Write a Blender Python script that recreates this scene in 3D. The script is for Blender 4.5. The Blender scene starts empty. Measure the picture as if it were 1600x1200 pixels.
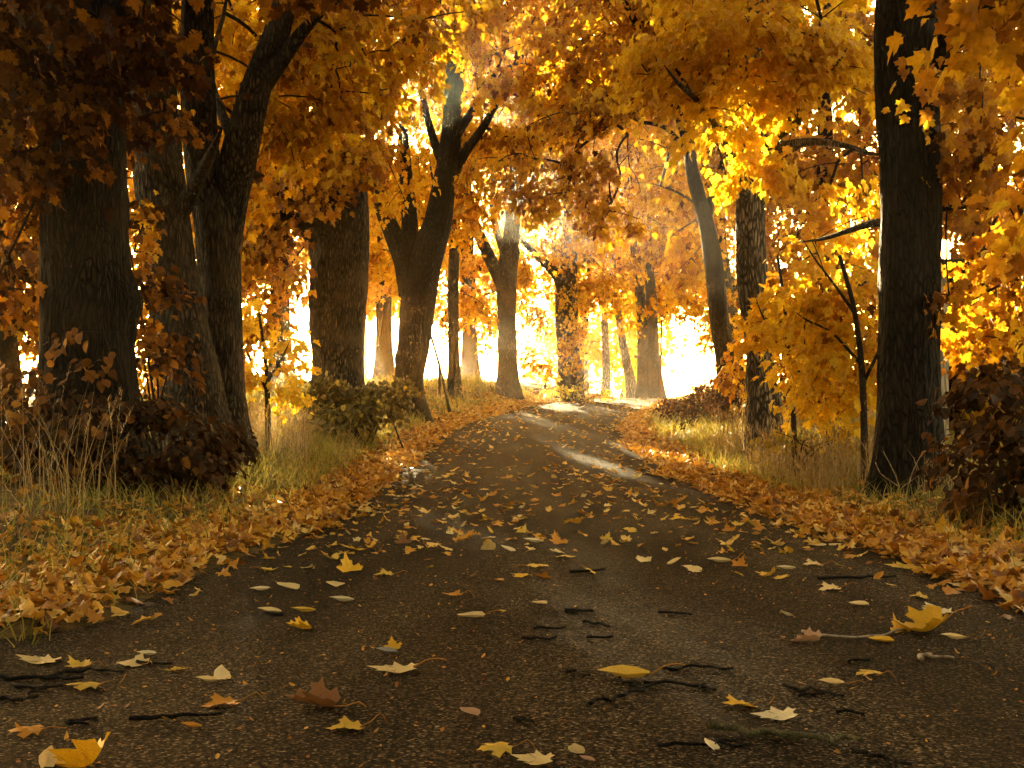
import bpy, math, random
import numpy as np
from mathutils import Vector, noise as mnoise

R = math.radians
rng = np.random.default_rng(11)
random.seed(5)
SC = bpy.context.scene
COL = SC.collection

# ------------------------------------------------------------------ camera
F = 2000.0          # focal length in photograph pixels (1600 wide)
CAMZ = 1.0
cam_d = bpy.data.cameras.new('camera')
cam_d.sensor_width = 36.0
cam_d.lens = 36.0 * F / 1600.0
cam_d.clip_end = 2000.0
cam_d.clip_start = 0.05
cam_d.dof.use_dof = False
cam = bpy.data.objects.new('camera', cam_d)
cam.location = (0, 0, CAMZ)
cam.rotation_euler = (R(90), 0, 0)
COL.objects.link(cam)
SC.camera = cam

# ------------------------------------------------------------------ sky and sun
SUN_AZ = R(-8.5)      # left of the view axis
SUN_EL = R(7.5)
SUN_DIR = Vector((math.sin(SUN_AZ) * math.cos(SUN_EL), math.cos(SUN_AZ) * math.cos(SUN_EL), math.sin(SUN_EL)))
W = bpy.data.worlds.new('World')
SC.world = W
W.use_nodes = True
nt = W.node_tree
bg = nt.nodes['Background']
sky = nt.nodes.new('ShaderNodeTexSky')
sky.sky_type = 'NISHITA'
sky.sun_disc = False
sky.sun_elevation = SUN_EL
sky.sun_rotation = SUN_AZ
sky.air_density = 1.0
sky.dust_density = 3.0
sky.ozone_density = 0.6
tint = nt.nodes.new('ShaderNodeMix')
tint.data_type = 'RGBA'; tint.blend_type = 'MULTIPLY'
tint.inputs['Factor'].default_value = 1.0
tint.inputs[7].default_value = (1.0, 0.74, 0.40, 1)
nt.links.new(sky.outputs[0], tint.inputs[6])
nt.links.new(tint.outputs[2], bg.inputs[0])
bg.inputs[1].default_value = 0.15

sun_d = bpy.data.lights.new('sun', 'SUN')
sun_d.energy = 5.0
sun_d.angle = R(0.53)
sun_d.color = (1.0, 0.80, 0.44)
sun = bpy.data.objects.new('sun', sun_d)
sun.rotation_euler = SUN_DIR.to_track_quat('Z', 'Y').to_euler()
sun.location = (-5, 40, 30)
COL.objects.link(sun)

SC.view_settings.view_transform = 'Standard'
SC.view_settings.look = 'None'
SC.view_settings.gamma = 1.0
SC.view_settings.exposure = 3.88
SC.render.engine = 'CYCLES'
SC.cycles.use_denoising = True
try:
    SC.cycles.denoiser = 'OPENIMAGEDENOISE'
    SC.cycles.denoising_prefilter = 'ACCURATE'
except Exception:
    pass
SC.cycles.max_bounces = 8
SC.cycles.diffuse_bounces = 5
SC.cycles.glossy_bounces = 2
SC.cycles.transmission_bounces = 5
SC.cycles.volume_bounces = 0
SC.cycles.sample_clamp_indirect = 8.0
SC.cycles.caustics_reflective = False
SC.cycles.caustics_refractive = False

# ------------------------------------------------------------------ helpers
def P(px, py, d):
    return np.array([(px - 800.0) / F * d, d, CAMZ - (py - 600.0) / F * d])

def mesh_np(name, v, loops, starts, totals, smooth=False):
    me = bpy.data.meshes.new(name)
    v = np.ascontiguousarray(v, dtype=np.float32)
    me.vertices.add(len(v)); me.vertices.foreach_set('co', v.ravel())
    me.loops.add(len(loops)); me.loops.foreach_set('vertex_index', np.ascontiguousarray(loops, dtype=np.int32))
    me.polygons.add(len(starts))
    me.polygons.foreach_set('loop_start', np.ascontiguousarray(starts, dtype=np.int32))
    me.polygons.foreach_set('loop_total', np.ascontiguousarray(totals, dtype=np.int32))
    me.update(calc_edges=True)
    me.polygons.foreach_set('use_smooth', np.full(len(starts), smooth, dtype=bool))
    return me

def mesh_faces(name, v, f, smooth=False):
    """v (n,3), f (m,k) fixed-size faces"""
    f = np.asarray(f)
    m, k = f.shape
    return mesh_np(name, v, f.ravel(), np.arange(m) * k, np.full(m, k), smooth)

def link(name, me, mat, parent=None, smooth=None):
    o = bpy.data.objects.new(name, me)
    if mat is not None and len(me.materials) == 0:
        for m_ in (mat if isinstance(mat, (list, tuple)) else [mat]):
            me.materials.append(m_)
    COL.objects.link(o)
    if parent is not None:
        o.parent = parent
    return o

def tag(o, label=None, cat=None, group=None, kind=None):
    if label: o['label'] = label
    if cat: o['category'] = cat
    if group: o['group'] = group
    if kind: o['kind'] = kind
    return o

def thing(name, label, cat, loc, group=None):
    o = bpy.data.objects.new(name, None)
    o.empty_display_size = 0.2
    o.location = loc
    COL.objects.link(o)
    return tag(o, label, cat, group)

def smoothstep(t):
    t = np.clip(t, 0, 1)
    return t * t * (3 - 2 * t)

def vnoise2(x, y, seed=0):
    """cheap smooth value noise, vectorised"""
    x = np.asarray(x, float); y = np.asarray(y, float)
    xi = np.floor(x); yi = np.floor(y)
    xf = x - xi; yf = y - yi
    def h(a, b):
        s = np.sin(a * 127.1 + b * 311.7 + seed * 74.7) * 43758.5453
        return s - np.floor(s)
    u = xf * xf * (3 - 2 * xf); v = yf * yf * (3 - 2 * yf)
    return (h(xi, yi) * (1 - u) + h(xi + 1, yi) * u) * (1 - v) + (h(xi, yi + 1) * (1 - u) + h(xi + 1, yi + 1) * u) * v

def vnoise3(p, seed=0):
    x, y, z = p[:, 0], p[:, 1], p[:, 2]
    zi = np.floor(z); zf = z - zi
    w = zf * zf * (3 - 2 * zf)
    return vnoise2(x + zi * 17.3, y + zi * 9.1, seed) * (1 - w) + vnoise2(x + (zi + 1) * 17.3, y + (zi + 1) * 9.1, seed) * w

def unit(a):
    return a / np.maximum(np.linalg.norm(a, axis=-1, keepdims=True), 1e-9)

# ------------------------------------------------------------------ the lie of the land
RD = np.array([-30, -10, 0, 2.7, 5.1, 7.4, 11.25, 16.4, 21.5, 26, 30.6, 38, 45, 48, 52, 60, 75, 110, 200, 420.])
RZ = np.array([-.70, -.75, -.80, -.82, -.93, -1.0, -1.12, -1.15, -1.07, -.93, -.77, -.58, -.50, -.52, -.62, -1.0, -1.9, -3.2, -5, -9.])
RCd = np.array([-30, 0, 7.4, 16, 21.5, 26, 30.6, 38, 45, 52, 60, 75, 110, 420.])
RCx = np.array([.45, .42, .42, .27, .24, .5, 1.1, 2.6, 4.2, 6.2, 8.6, 13, 27, 150.])
HW = 1.8
def smooth_interp(x, xs, ys):
    a = np.interp(x, xs, ys); k = 0.07
    s = np.maximum(0.6, np.abs(x) * k)
    return (np.interp(x - s, xs, ys) + 2 * a + np.interp(x + s, xs, ys)) / 4
def road_z(d): return CAMZ + smooth_interp(np.asarray(d, float), RD, RZ)
def road_surf(x, d):
    return road_z(d) - .020 * ((np.asarray(x, float) - road_c(d)) / HW) ** 2 + .004 + .012 * (vnoise2(np.asarray(x, float) * 1.3, np.asarray(d, float) * .8, 5) - .5)
def road_c(d): return smooth_interp(np.asarray(d, float), RCd, RCx)
BLd = [-30, 5, 12, 18, 22, 30, 40, 50, 65]; BLv = [.10, .12, .24, .42, .52, .58, .62, .55, .3]
BRd = [-30, 5, 11, 17, 24, 34, 45, 60];     BRv = [.12, .14, .22, .40, .50, .46, .30, .2]
def hw_left(d): return HW + .28 * smoothstep((10 - np.asarray(d, float)) / 4) + 1.1 * smoothstep((5.2 - np.asarray(d, float)) / 1.4)
def ground_z(x, d, fine=True):
    x = np.asarray(x, float); d = np.asarray(d, float)
    c = road_c(d)
    lat = x - c
    t = np.where(lat < 0, -lat - hw_left(d), lat - HW)
    B = np.where(lat < 0, np.interp(d, BLd, BLv), np.interp(d, BRd, BRv))
    z = road_z(d) + B * smoothstep((t + 0.05) / 2.6)
    z = np.where(t < -0.15, z - 0.05, z)
    z = np.where((t >= -0.15) & (t < 0.1), z - 0.05 * (0.1 - t) / 0.25, z)
    far = np.clip(t - 6.0, 0, None)
    z = z - 0.02 * far - 0.0 * far
    if fine:
        amp = smoothstep((t - 0.1) / 1.0)
        z = z + amp * (0.10 * (vnoise2(x * .9, d * .9, 3) - .5) + 0.05 * (vnoise2(x * 2.7, d * 2.7, 4) - .5))
    return z

def G(px, py, dmax=60):
    """point of the road / verge seen at a photograph pixel"""
    ds = np.linspace(1.5, dmax, 6000)
    xs = (px - 800.0) / F * ds
    zr = CAMZ - (py - 600.0) / F * ds
    zg = np.where((xs - road_c(ds) < HW) & (xs - road_c(ds) > -hw_left(ds)), road_z(ds), ground_z(xs, ds))
    hit = np.nonzero(zr <= zg)[0]
    i = hit[0] if len(hit) else len(ds) - 1
    return np.array([xs[i], ds[i], zg[i]])

# ------------------------------------------------------------------ materials
def new_mat(name):
    m = bpy.data.materials.new(name); m.use_nodes = True
    n = m.node_tree; n.nodes.clear()
    out = n.nodes.new('ShaderNodeOutputMaterial')
    return m, n, out

def ramp(n, stops):
    r = n.nodes.new('ShaderNodeValToRGB')
    e = r.color_ramp.elements
    while len(e) < len(stops): e.new(0.5)
    for el, (p, c) in zip(e, stops):
        el.position = p; el.color = (*c, 1)
    return r

LEAF_STOPS = [(0.0, (.055, .018, .005)), (.22, (.22, .080, .006)), (.46, (.52, .225, .009)), (.70, (.74, .42, .012)), (1.0, (.84, .58, .025))]
def leaf_material(name, stops, trans=0.5, rough=0.45, spec=0.25, from_object=False):
    m, n, out = new_mat(name)
    L = n.links.new
    if from_object:
        src = n.nodes.new('ShaderNodeObjectInfo'); col = src.outputs['Color']
    else:
        a = n.nodes.new('ShaderNodeAttribute'); a.attribute_name = 'tone'
        r = ramp(n, stops); L(a.outputs['Fac'], r.inputs[0]); col = r.outputs[0]
    # blotches and freckles of the blade
    tc = n.nodes.new('ShaderNodeTexCoord')
    nz = n.nodes.new('ShaderNodeTexNoise'); nz.inputs['Scale'].default_value = 38; nz.inputs['Detail'].default_value = 4
    L(tc.outputs['Object'], nz.inputs['Vector'])
    r2 = ramp(n, [(.30, (.62, .55, .5)), (.55, (1, 1, 1))]); L(nz.outputs['Fac'], r2.inputs[0])
    mx = n.nodes.new('ShaderNodeMix'); mx.data_type = 'RGBA'; mx.blend_type = 'MULTIPLY'; mx.inputs['Factor'].default_value = .8
    L(col, mx.inputs[6]); L(r2.outputs[0], mx.inputs[7])
    b = n.nodes.new('ShaderNodeBsdfPrincipled')
    b.inputs['Roughness'].default_value = rough
    b.inputs['Specular IOR Level'].default_value = spec
    L(mx.outputs[2], b.inputs['Base Color'])
    t = n.nodes.new('ShaderNodeBsdfTranslucent')
    L(mx.outputs[2], t.inputs['Color'])
    ms = n.nodes.new('ShaderNodeMixShader'); ms.inputs[0].default_value = trans
    L(b.outputs[0], ms.inputs[1]); L(t.outputs[0], ms.inputs[2])
    L(ms.outputs[0], out.inputs[0])
    return m

M_LEAF = leaf_material('autumn_leaves', LEAF_STOPS, .6)
M_SHRUB = leaf_material('shrub_leaves', [(0, (.035, .018, .006)), (.5, (.10, .042, .010)), (.8, (.25, .10, .014)), (1, (.46, .2, .02))], .35, .55, .15)
M_HAZEL = leaf_material('hazel_leaves', [(0, (.06, .045, .012)), (.6, (.15, .11, .02)), (1, (.46, .32, .03))], .5)
M_LITTER = leaf_material('fallen_leaves', [(0, (.14, .05, .012)), (.3, (.34, .13, .016)), (.6, (.60, .27, .022)), (.85, (.76, .42, .045)), (1, (.82, .56, .17))], .25, .5, .3)
M_FALLEN = leaf_material('fallen_leaf', None, .22, .5, .3, from_object=True)
M_GRASS = leaf_material('grass_blades', [(0, (.05, .06, .010)), (.4, (.15, .15, .016)), (.7, (.36, .30, .04)), (1, (.55, .42, .13))], .4)
M_STRAW = leaf_material('straw', [(0, (.20, .12, .04)), (.5, (.38, .25, .09)), (1, (.55, .40, .19))], .3)

def bark_material(name, c0, c1, c2, sc=1.0, bump=1.0, patch=None):
    m, n, out = new_mat(name)
    L = n.links.new
    tc = n.nodes.new('ShaderNodeTexCoord')
    mp = n.nodes.new('ShaderNodeMapping'); mp.inputs['Scale'].default_value = (1, 1, .22)
    L(tc.outputs['Object'], mp.inputs['Vector'])
    wn = n.nodes.new('ShaderNodeTexNoise'); wn.inputs['Scale'].default_value = 5 * sc; wn.inputs['Detail'].default_value = 3
    L(mp.outputs[0], wn.inputs['Vector'])
    ad = n.nodes.new('ShaderNodeMix'); ad.data_type = 'RGBA'; ad.blend_type = 'LINEAR_LIGHT'; ad.inputs['Factor'].default_value = .07
    L(mp.outputs[0], ad.inputs[6]); L(wn.outputs['Color'], ad.inputs[7])
    vo = n.nodes.new('ShaderNodeTexVoronoi'); vo.feature = 'DISTANCE_TO_EDGE'; vo.inputs['Scale'].default_value = 26 * sc
    L(ad.outputs[2], vo.inputs['Vector'])
    nz = n.nodes.new('ShaderNodeTexNoise'); nz.inputs['Scale'].default_value = 34 * sc; nz.inputs['Detail'].default_value = 8; nz.inputs['Roughness'].default_value = .68
    L(mp.outputs[0], nz.inputs['Vector'])
    r1 = ramp(n, [(0, (0, 0, 0)), (.16, (.75, .75, .75)), (.5, (1, 1, 1))]); L(vo.outputs['Distance'], r1.inputs[0])
    mh = n.nodes.new('ShaderNodeMath'); mh.operation = 'MULTIPLY'
    L(r1.outputs[0], mh.inputs[0]); L(nz.outputs['Fac'], mh.inputs[1])
    cr = ramp(n, [(.10, c0), (.36, c1), (.60, c2)]); L(mh.outputs[0], cr.inputs[0])
    big = n.nodes.new('ShaderNodeTexNoise'); big.inputs['Scale'].default_value = 2.3; big.inputs['Detail'].default_value = 6
    L(tc.outputs['Object'], big.inputs['Vector'])
    pr = ramp(n, [(.42, (0, 0, 0)), (.66, (1, 1, 1))]); L(big.outputs['Fac'], pr.inputs[0])
    mx = n.nodes.new('ShaderNodeMix'); mx.data_type = 'RGBA'; mx.blend_type = 'MIX'
    fm = n.nodes.new('ShaderNodeMath'); fm.operation = 'MULTIPLY'; fm.inputs[1].default_value = .6
    L(pr.outputs[0], fm.inputs[0]); L(fm.outputs[0], mx.inputs['Factor'])
    L(cr.outputs[0], mx.inputs[6]); mx.inputs[7].default_value = (*(patch or tuple(.6 * a for a in c2)), 1)
    b = n.nodes.new('ShaderNodeBsdfPrincipled'); b.inputs['Roughness'].default_value = .85; b.inputs['Specular IOR Level'].default_value = .2
    L(mx.outputs[2], b.inputs['Base Color'])
    bp = n.nodes.new('ShaderNodeBump'); bp.inputs['Strength'].default_value = 1.0 * bump; bp.inputs['Distance'].default_value = .05
    L(mh.outputs[0], bp.inputs['Height']); L(bp.outputs[0], b.inputs['Normal'])
    L(b.outputs[0], out.inputs[0])
    return m

M_BARK = bark_material('dark_bark', (.003, .002, .0012), (.011, .007, .004), (.055, .037, .021))
M_BARK2 = bark_material('grey_bark', (.004, .0028, .0016), (.030, .020, .012), (.17, .125, .078), 1.0)
M_BARK3 = bark_material('speckled_bark', (.012, .009, .006), (.10, .078, .054), (.42, .35, .26), 1.0, 1.0, (.07, .05, .034))
M_BIRCH = bark_material('pale_bark', (.05, .04, .03), (.30, .26, .20), (.55, .49, .40), .7, .7, (.12, .10, .07))
M_TWIG = bark_material('twig_bark', (.015, .010, .006), (.05, .034, .022), (.10, .07, .045), 2.5)
M_STICK = bark_material('stick_bark', (.003, .002, .0015), (.010, .007, .005), (.06, .043, .03), 4)
M_LICHEN = bark_material('lichen_stick', (.04, .03, .015), (.14, .11, .045), (.42, .36, .15), 5, 1, (.46, .42, .2))
M_WOOD = bark_material('weathered_wood', (.16, .12, .08), (.34, .27, .19), (.5, .42, .32), .5, .3)
M_POLE = bark_material('red_brown_pole', (.05, .015, .008), (.12, .035, .018), (.2, .06, .03), .6, .3)

def asphalt_material():
    m, n, out = new_mat('asphalt'); L = n.links.new
    tc = n.nodes.new('ShaderNodeTexCoord')
    v = n.nodes.new('ShaderNodeTexVoronoi'); v.inputs['Scale'].default_value = 150
    L(tc.outputs['Object'], v.inputs['Vector'])
    v2 = n.nodes.new('ShaderNodeTexNoise'); v2.inputs['Scale'].default_value = 160; v2.inputs['Detail'].default_value = 3
    L(tc.outputs['Object'], v2.inputs['Vector'])
    r = ramp(n, [(.0, (.005, .0035, .002)), (.45, (.014, .0098, .0055)), (.75, (.050, .036, .021)), (.93, (.13, .097, .058)), (1, (.30, .24, .16))])
    sx = n.nodes.new('ShaderNodeSeparateColor'); L(v.outputs['Color'], sx.inputs[0]); L(sx.outputs[0], r.inputs[0])
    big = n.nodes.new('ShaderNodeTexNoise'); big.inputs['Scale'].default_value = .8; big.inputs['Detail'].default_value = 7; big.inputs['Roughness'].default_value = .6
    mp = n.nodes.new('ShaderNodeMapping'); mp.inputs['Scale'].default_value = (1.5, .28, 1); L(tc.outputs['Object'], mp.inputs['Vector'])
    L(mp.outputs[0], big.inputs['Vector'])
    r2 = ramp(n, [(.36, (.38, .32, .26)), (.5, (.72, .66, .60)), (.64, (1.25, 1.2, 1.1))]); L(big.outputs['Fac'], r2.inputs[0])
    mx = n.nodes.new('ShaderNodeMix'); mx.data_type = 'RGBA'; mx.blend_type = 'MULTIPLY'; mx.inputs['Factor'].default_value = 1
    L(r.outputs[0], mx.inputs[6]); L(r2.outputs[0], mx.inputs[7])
    b = n.nodes.new('ShaderNodeBsdfPrincipled'); b.inputs['Specular IOR Level'].default_value = .04
    rr = n.nodes.new('ShaderNodeMapRange'); rr.inputs['To Min'].default_value = 1.0; rr.inputs['To Max'].default_value = .88
    L(big.outputs['Fac'], rr.inputs['Value']); L(rr.outputs[0], b.inputs['Roughness'])
    L(mx.outputs[2], b.inputs['Base Color'])
    mh = n.nodes.new('ShaderNodeMath'); mh.operation = 'ADD'
    L(v.outputs['Distance'], mh.inputs[0]); L(v2.outputs['Fac'], mh.inputs[1])
    bp = n.nodes.new('ShaderNodeBump'); bp.inputs['Strength'].default_value = .9; bp.inputs['Distance'].default_value = .006
    L(mh.outputs[0], bp.inputs['Height']); L(bp.outputs[0], b.inputs['Normal'])
    L(b.outputs[0], out.inputs[0])
    return m
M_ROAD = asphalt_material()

def soil_material():
    m, n, out = new_mat('leafy_soil'); L = n.links.new
    tc = n.nodes.new('ShaderNodeTexCoord')
    a = n.nodes.new('ShaderNodeTexNoise'); a.inputs['Scale'].default_value = 9; a.inputs['Detail'].default_value = 9; a.inputs['Roughness'].default_value = .7
    L(tc.outputs['Object'], a.inputs['Vector'])
    r = ramp(n, [(.3, (.035, .024, .010)), (.5, (.09, .06, .018)), (.62, (.16, .10, .026)), (.75, (.24, .16, .05))]); L(a.outputs['Fac'], r.inputs[0])
    b = n.nodes.new('ShaderNodeBsdfPrincipled'); b.inputs['Roughness'].default_value = .9; b.inputs['Specular IOR Level'].default_value = .1
    L(r.outputs[0], b.inputs['Base Color'])
    bp = n.nodes.new('ShaderNodeBump'); bp.inputs['Distance'].default_value = .05; L(a.outputs['Fac'], bp.inputs['Height']); L(bp.outputs[0], b.inputs['Normal'])
    L(b.outputs[0], out.inputs[0])
    return m
M_SOIL = soil_material()

# ------------------------------------------------------------------ ground and road
def grid_mesh(name, X, Y, Z, mat, smooth=True):
    ny, nx = X.shape
    v = np.stack([X, Y, Z], -1).reshape(-1, 3)
    i = np.arange(ny * nx).reshape(ny, nx)
    f = np.stack([i[:-1, :-1], i[:-1, 1:], i[1:, 1:], i[1:, :-1]], -1).reshape(-1, 4)
    return link(name, mesh_faces(name, v, f, smooth), mat)

xs = np.concatenate([np.linspace(-400, -30, 38), np.linspace(-28, -8.2, 50), np.arange(-8, 8.01, .14), np.linspace(8.3, 28, 48), np.linspace(30, 400, 38)])
ys = np.concatenate([np.linspace(-30, 1, 30), np.arange(1.2, 56, .2), np.linspace(56.5, 120, 80), np.linspace(124, 420, 40)])
X, Y = np.meshgrid(xs, ys)
tag(grid_mesh('ground', X, Y, ground_z(X, Y), M_SOIL), kind='structure')
ys = np.concatenate([np.linspace(-30, 1, 30), np.arange(1.2, 60, .2), np.linspace(60.5, 120, 60), np.linspace(125, 400, 30)])
us = np.linspace(-1, 1, 33)
edge = HW + .10 * (vnoise2(ys * 1.7, ys * 0, 7) - .5) + .05 * (vnoise2(ys * 6, ys * 0, 8) - .5)
Uc, Yc = np.meshgrid(us, ys)
X = road_c(Yc) + np.where(Uc < 0, Uc * (edge[:, None] + .06 + hw_left(Yc) - HW), Uc * (edge[:, None] + .06))
Z = road_surf(X, Yc)
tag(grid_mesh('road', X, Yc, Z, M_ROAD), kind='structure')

# ------------------------------------------------------------------ leaf templates (fan of triangles, unit length, base at origin, tip at +y)
HALF = {
    'near': [(.05, 0), (.18, -.10), (.30, -.02), (.47, .06), (.37, .18), (.44, .27), (.63, .45), (.50, .50), (.47, .63), (.31, .53), (.22, .60), (.27, .76), (.13, .82)],
    'mid': [(.2, -.08), (.46, .06), (.33, .24), (.62, .46), (.26, .54), (.25, .76)],
    'far': [(.40, .0), (.26, .2), (.56, .5), (.2, .62)],
    'round': [(.14, -.05), (.38, .10), (.47, .38), (.40, .66), (.18, .90)],
    'oval': [(.10, .03), (.26, .25), (.30, .5), (.2, .8)],
}
def leaf_template(kind, curl=.0, fold=.0, twist=.0):
    h = HALF[kind]
    pts = [(0.0, 0.0)] + h + [(0.0, 1.04)] + [(-x, y) for x, y in reversed(h)]
    pts = np.array(pts)
    c = np.array([[0, .34]])
    p = np.vstack([c, pts])
    z = -curl * p[:, 1] ** 2 + fold * np.abs(p[:, 0]) + twist * p[:, 0] * p[:, 1] + .10 * curl * np.sin(p[:, 0] * 9)
    v = np.column_stack([p, z])
    k = len(pts)
    f = np.array([[0, 1 + i, 1 + (i + 1) % k] for i in range(k)])
    return v, f

def leaf_mesh(name, kind, pos, axis, nrm, size, tone, mat=None, extra=None, curls=((.15, .12, 0), (.35, -.18, .25), (.05, .35, -.25), (.6, .15, .15), (.3, .6, 0), (-.25, -.2, .3))):
    """all the leaves of one crown as one mesh"""
    axis = unit(axis); side = unit(np.cross(axis, nrm)); nrm = np.cross(side, axis)
    n = len(pos)
    pick = rng.integers(0, len(curls), n)
    V = []; Fc = []; T = []; base = 0
    for k, c in enumerate(curls):
        ix = np.nonzero(pick == k)[0]
        if not len(ix): continue
        tv, tf = leaf_template(kind, *c)
        s = size[ix][:, None, None]
        wid = rng.uniform(.82, 1.1, len(ix))[:, None, None]
        v = pos[ix][:, None] + s * (side[ix][:, None] * tv[None, :, 0:1] * wid + axis[ix][:, None] * tv[None, :, 1:2] + nrm[ix][:, None] * tv[None, :, 2:3])
        f = tf[None] + (np.arange(len(ix)) * len(tv))[:, None, None] + base
        V.append(v.reshape(-1, 3)); Fc.append(f.reshape(-1, 3)); base += len(ix) * len(tv)
        T.append(np.repeat(tone[ix], len(tf)))
    nl = sum(len(a) for a in Fc)
    if extra is not None:
        V.append(extra[0]); Fc.append(extra[1] + base); T.append(np.zeros(len(extra[1])))
    me = mesh_faces(name, np.vstack(V), np.vstack(Fc), True)
    at = me.attributes.new('tone', 'FLOAT', 'FACE')
    at.data.foreach_set('value', np.clip(np.concatenate(T), 0, 1).astype(np.float32))
    if mat: me.materials.append(mat)
    if extra is not None:
        me.materials.append(extra[2])
        mi = np.zeros(len(me.polygons), np.int32); mi[nl:] = 1
        me.polygons.foreach_set('material_index', mi)
    return me

# ------------------------------------------------------------------ limbs
def catmull(p, step):
    p = np.asarray(p, float)
    if len(p) < 2: return p
    q = np.vstack([2 * p[0] - p[1], p, 2 * p[-1] - p[-2]])
    out = []
    for i in range(1, len(q) - 2):
        L = np.linalg.norm(q[i + 1][:3] - q[i][:3])
        m = max(2, int(L / step))
        t = np.linspace(0, 1, m, endpoint=False)[:, None]
        a, b, c, d = q[i - 1], q[i], q[i + 1], q[i + 2]
        out.append(.5 * ((2 * b) + (-a + c) * t + (2 * a - 5 * b + 4 * c - d) * t ** 2 + (-a + 3 * b - 3 * c + d) * t ** 3))
    out.append(p[-1:])
    return np.vstack(out)

def limb_mesh(name, pts, seg, step, org, rough=.06, flare=0., seed=0, knots=0):
    """pts rows x,y,z,r -> one closed tapering limb with bark ridges"""
    c = catmull(pts, step)
    c[:, 3] = np.maximum(c[:, 3], .004)
    n = len(c)
    tan = unit(np.gradient(c[:, :3], axis=0))
    ref = np.array([0., 1., 0.]) if abs(tan[0][1]) < .9 else np.array([1., 0, 0])
    u = unit(np.cross(tan, ref)); w = np.cross(u, tan)
    ang = np.linspace(0, 2 * np.pi, seg, endpoint=False)
    s = np.concatenate([[0], np.cumsum(np.linalg.norm(np.diff(c[:, :3], axis=0), axis=1))])
    A, S = np.meshgrid(ang, s)
    r = np.repeat(c[:, 3:4], seg, 1)
    ca, sa = np.cos(A) * 1.3, np.sin(A) * 1.3
    p3 = np.stack([ca * 1.6, sa * 1.6, S * .9], -1).reshape(-1, 3)
    lump = vnoise3(p3 + seed * 3.1, seed).reshape(A.shape) - .5
    p4 = np.stack([ca * 5, sa * 5, S * 1.6], -1).reshape(-1, 3)
    rid = vnoise3(p4 + seed, seed + 1).reshape(A.shape) - .5
    p5 = np.stack([ca * 13, sa * 13, S * 5], -1).reshape(-1, 3)
    rid2 = vnoise3(p5 + seed, seed + 2).reshape(A.shape) - .5
    p6 = np.stack([ca * 26, sa * 26, S * 6], -1).reshape(-1, 3)
    rid3 = vnoise3(p6 + seed, seed + 4).reshape(A.shape) - .5
    fine = 1.0 if seg > 60 else .4
    r = r * (1 + rough * (2.0 * lump + 1.1 * rid + (.5 + .5 * fine) * rid2 + .9 * fine * rid3))
    if flare:
        g = np.exp(-S / (.55))
        r = r * (1 + flare * g * (.75 + .7 * np.cos(A * 3 + seed) * .6 + .5 * np.cos(A * 5 + seed * 2) * .5))
    for k in range(knots):
        rs = np.random.default_rng(seed * 7 + k)
        a0, s0 = rs.uniform(0, 6.28), rs.uniform(.5, max(.6, min(s[-1], 6)))
        da = np.angle(np.exp(1j * (A - a0)))
        r = r * (1 + .22 * np.exp(-(da / .45) ** 2 - ((S - s0) / .18) ** 2))
    V = c[:, None, :3] + r[..., None] * (np.cos(A)[..., None] * u[:, None] + np.sin(A)[..., None] * w[:, None])
    V = V.reshape(-1, 3)
    i = np.arange(n * seg).reshape(n, seg)
    j = np.roll(i, -1, 1)
    f = np.stack([i[:-1], j[:-1], j[1:], i[1:]], -1).reshape(-1, 4)
    loops = np.concatenate([f.ravel(), i[0][::-1], i[-1]])
    starts = np.concatenate([np.arange(len(f)) * 4, [len(f) * 4, len(f) * 4 + seg]])
    tot = np.concatenate([np.full(len(f), 4), [seg, seg]])
    return mesh_np(name, V - org, loops, starts, tot, True), c

def twig_mesh(A, Bp, ra, rb, org, sag=.08, sides=5):
    """many thin twigs A->B as one mesh"""
    n = len(A); K = 4
    t = np.linspace(0, 1, K)
    d = Bp - A; L = np.linalg.norm(d, axis=1, keepdims=True)
    mid = (A + Bp) / 2 + np.column_stack([rng.normal(0, 1, (n, 2)) * L * .07, (L[:, 0] * sag)])
    C = (1 - t)[None, :, None] ** 2 * A[:, None] + (2 * t * (1 - t))[None, :, None] * mid[:, None] + (t ** 2)[None, :, None] * Bp[:, None]
    rad = ra[:, None] * (1 - t) + rb[:, None] * t
    tan = unit(d)
    ref = np.where(np.abs(tan[:, 2:3]) > .9, np.array([[1., 0, 0]]), np.array([[0, 0, 1.]]))
    u = unit(np.cross(tan, ref)); w = np.cross(u, tan)
    a = np.linspace(0, 2 * np.pi, sides, endpoint=False)
    ring = np.cos(a)[None, :, None] * u[:, None] + np.sin(a)[None, :, None] * w[:, None]
    V = C[:, :, None] + rad[:, :, None, None] * ring[:, None]
    i = np.arange(n * K * sides).reshape(n, K, sides); j = np.roll(i, -1, 2)
    f = np.stack([i[:, :-1], j[:, :-1], j[:, 1:], i[:, 1:]], -1).reshape(-1, 4)
    return V.reshape(-1, 3) - org, np.vstack([f[:, [0, 1, 2]], f[:, [0, 2, 3]]])

def grow(skel, targets, skel_r=None):
    """connect spray centres to the limbs, nearest first: parent index of every target"""
    nodes = np.vstack([skel, targets]); ns = len(skel)
    if len(targets) == 0: return nodes, np.zeros(0, int), np.zeros(0)
    d0 = np.array([np.min(np.linalg.norm(skel - t, axis=1)) for t in targets])
    order = np.argsort(d0)
    cost = np.full(len(nodes), np.inf); cost[:ns] = 0
    par = np.full(len(nodes), -1)
    avail = list(range(ns))
    act = np.zeros(len(nodes), bool); act[:ns] = True
    for k in order:
        i = ns + k
        dd = np.linalg.norm(nodes - nodes[i], axis=1) + .35 * cost
        dd[~act] = np.inf
        j = int(np.argmin(dd))
        par[i] = j; cost[i] = cost[j] + np.linalg.norm(nodes[i] - nodes[j]); act[i] = True
    cnt = np.ones(len(nodes))
    for k in order[::-1]:
        i = ns + k
        if par[i] >= ns: cnt[par[i]] += cnt[i]
    return nodes, par, cnt

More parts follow.
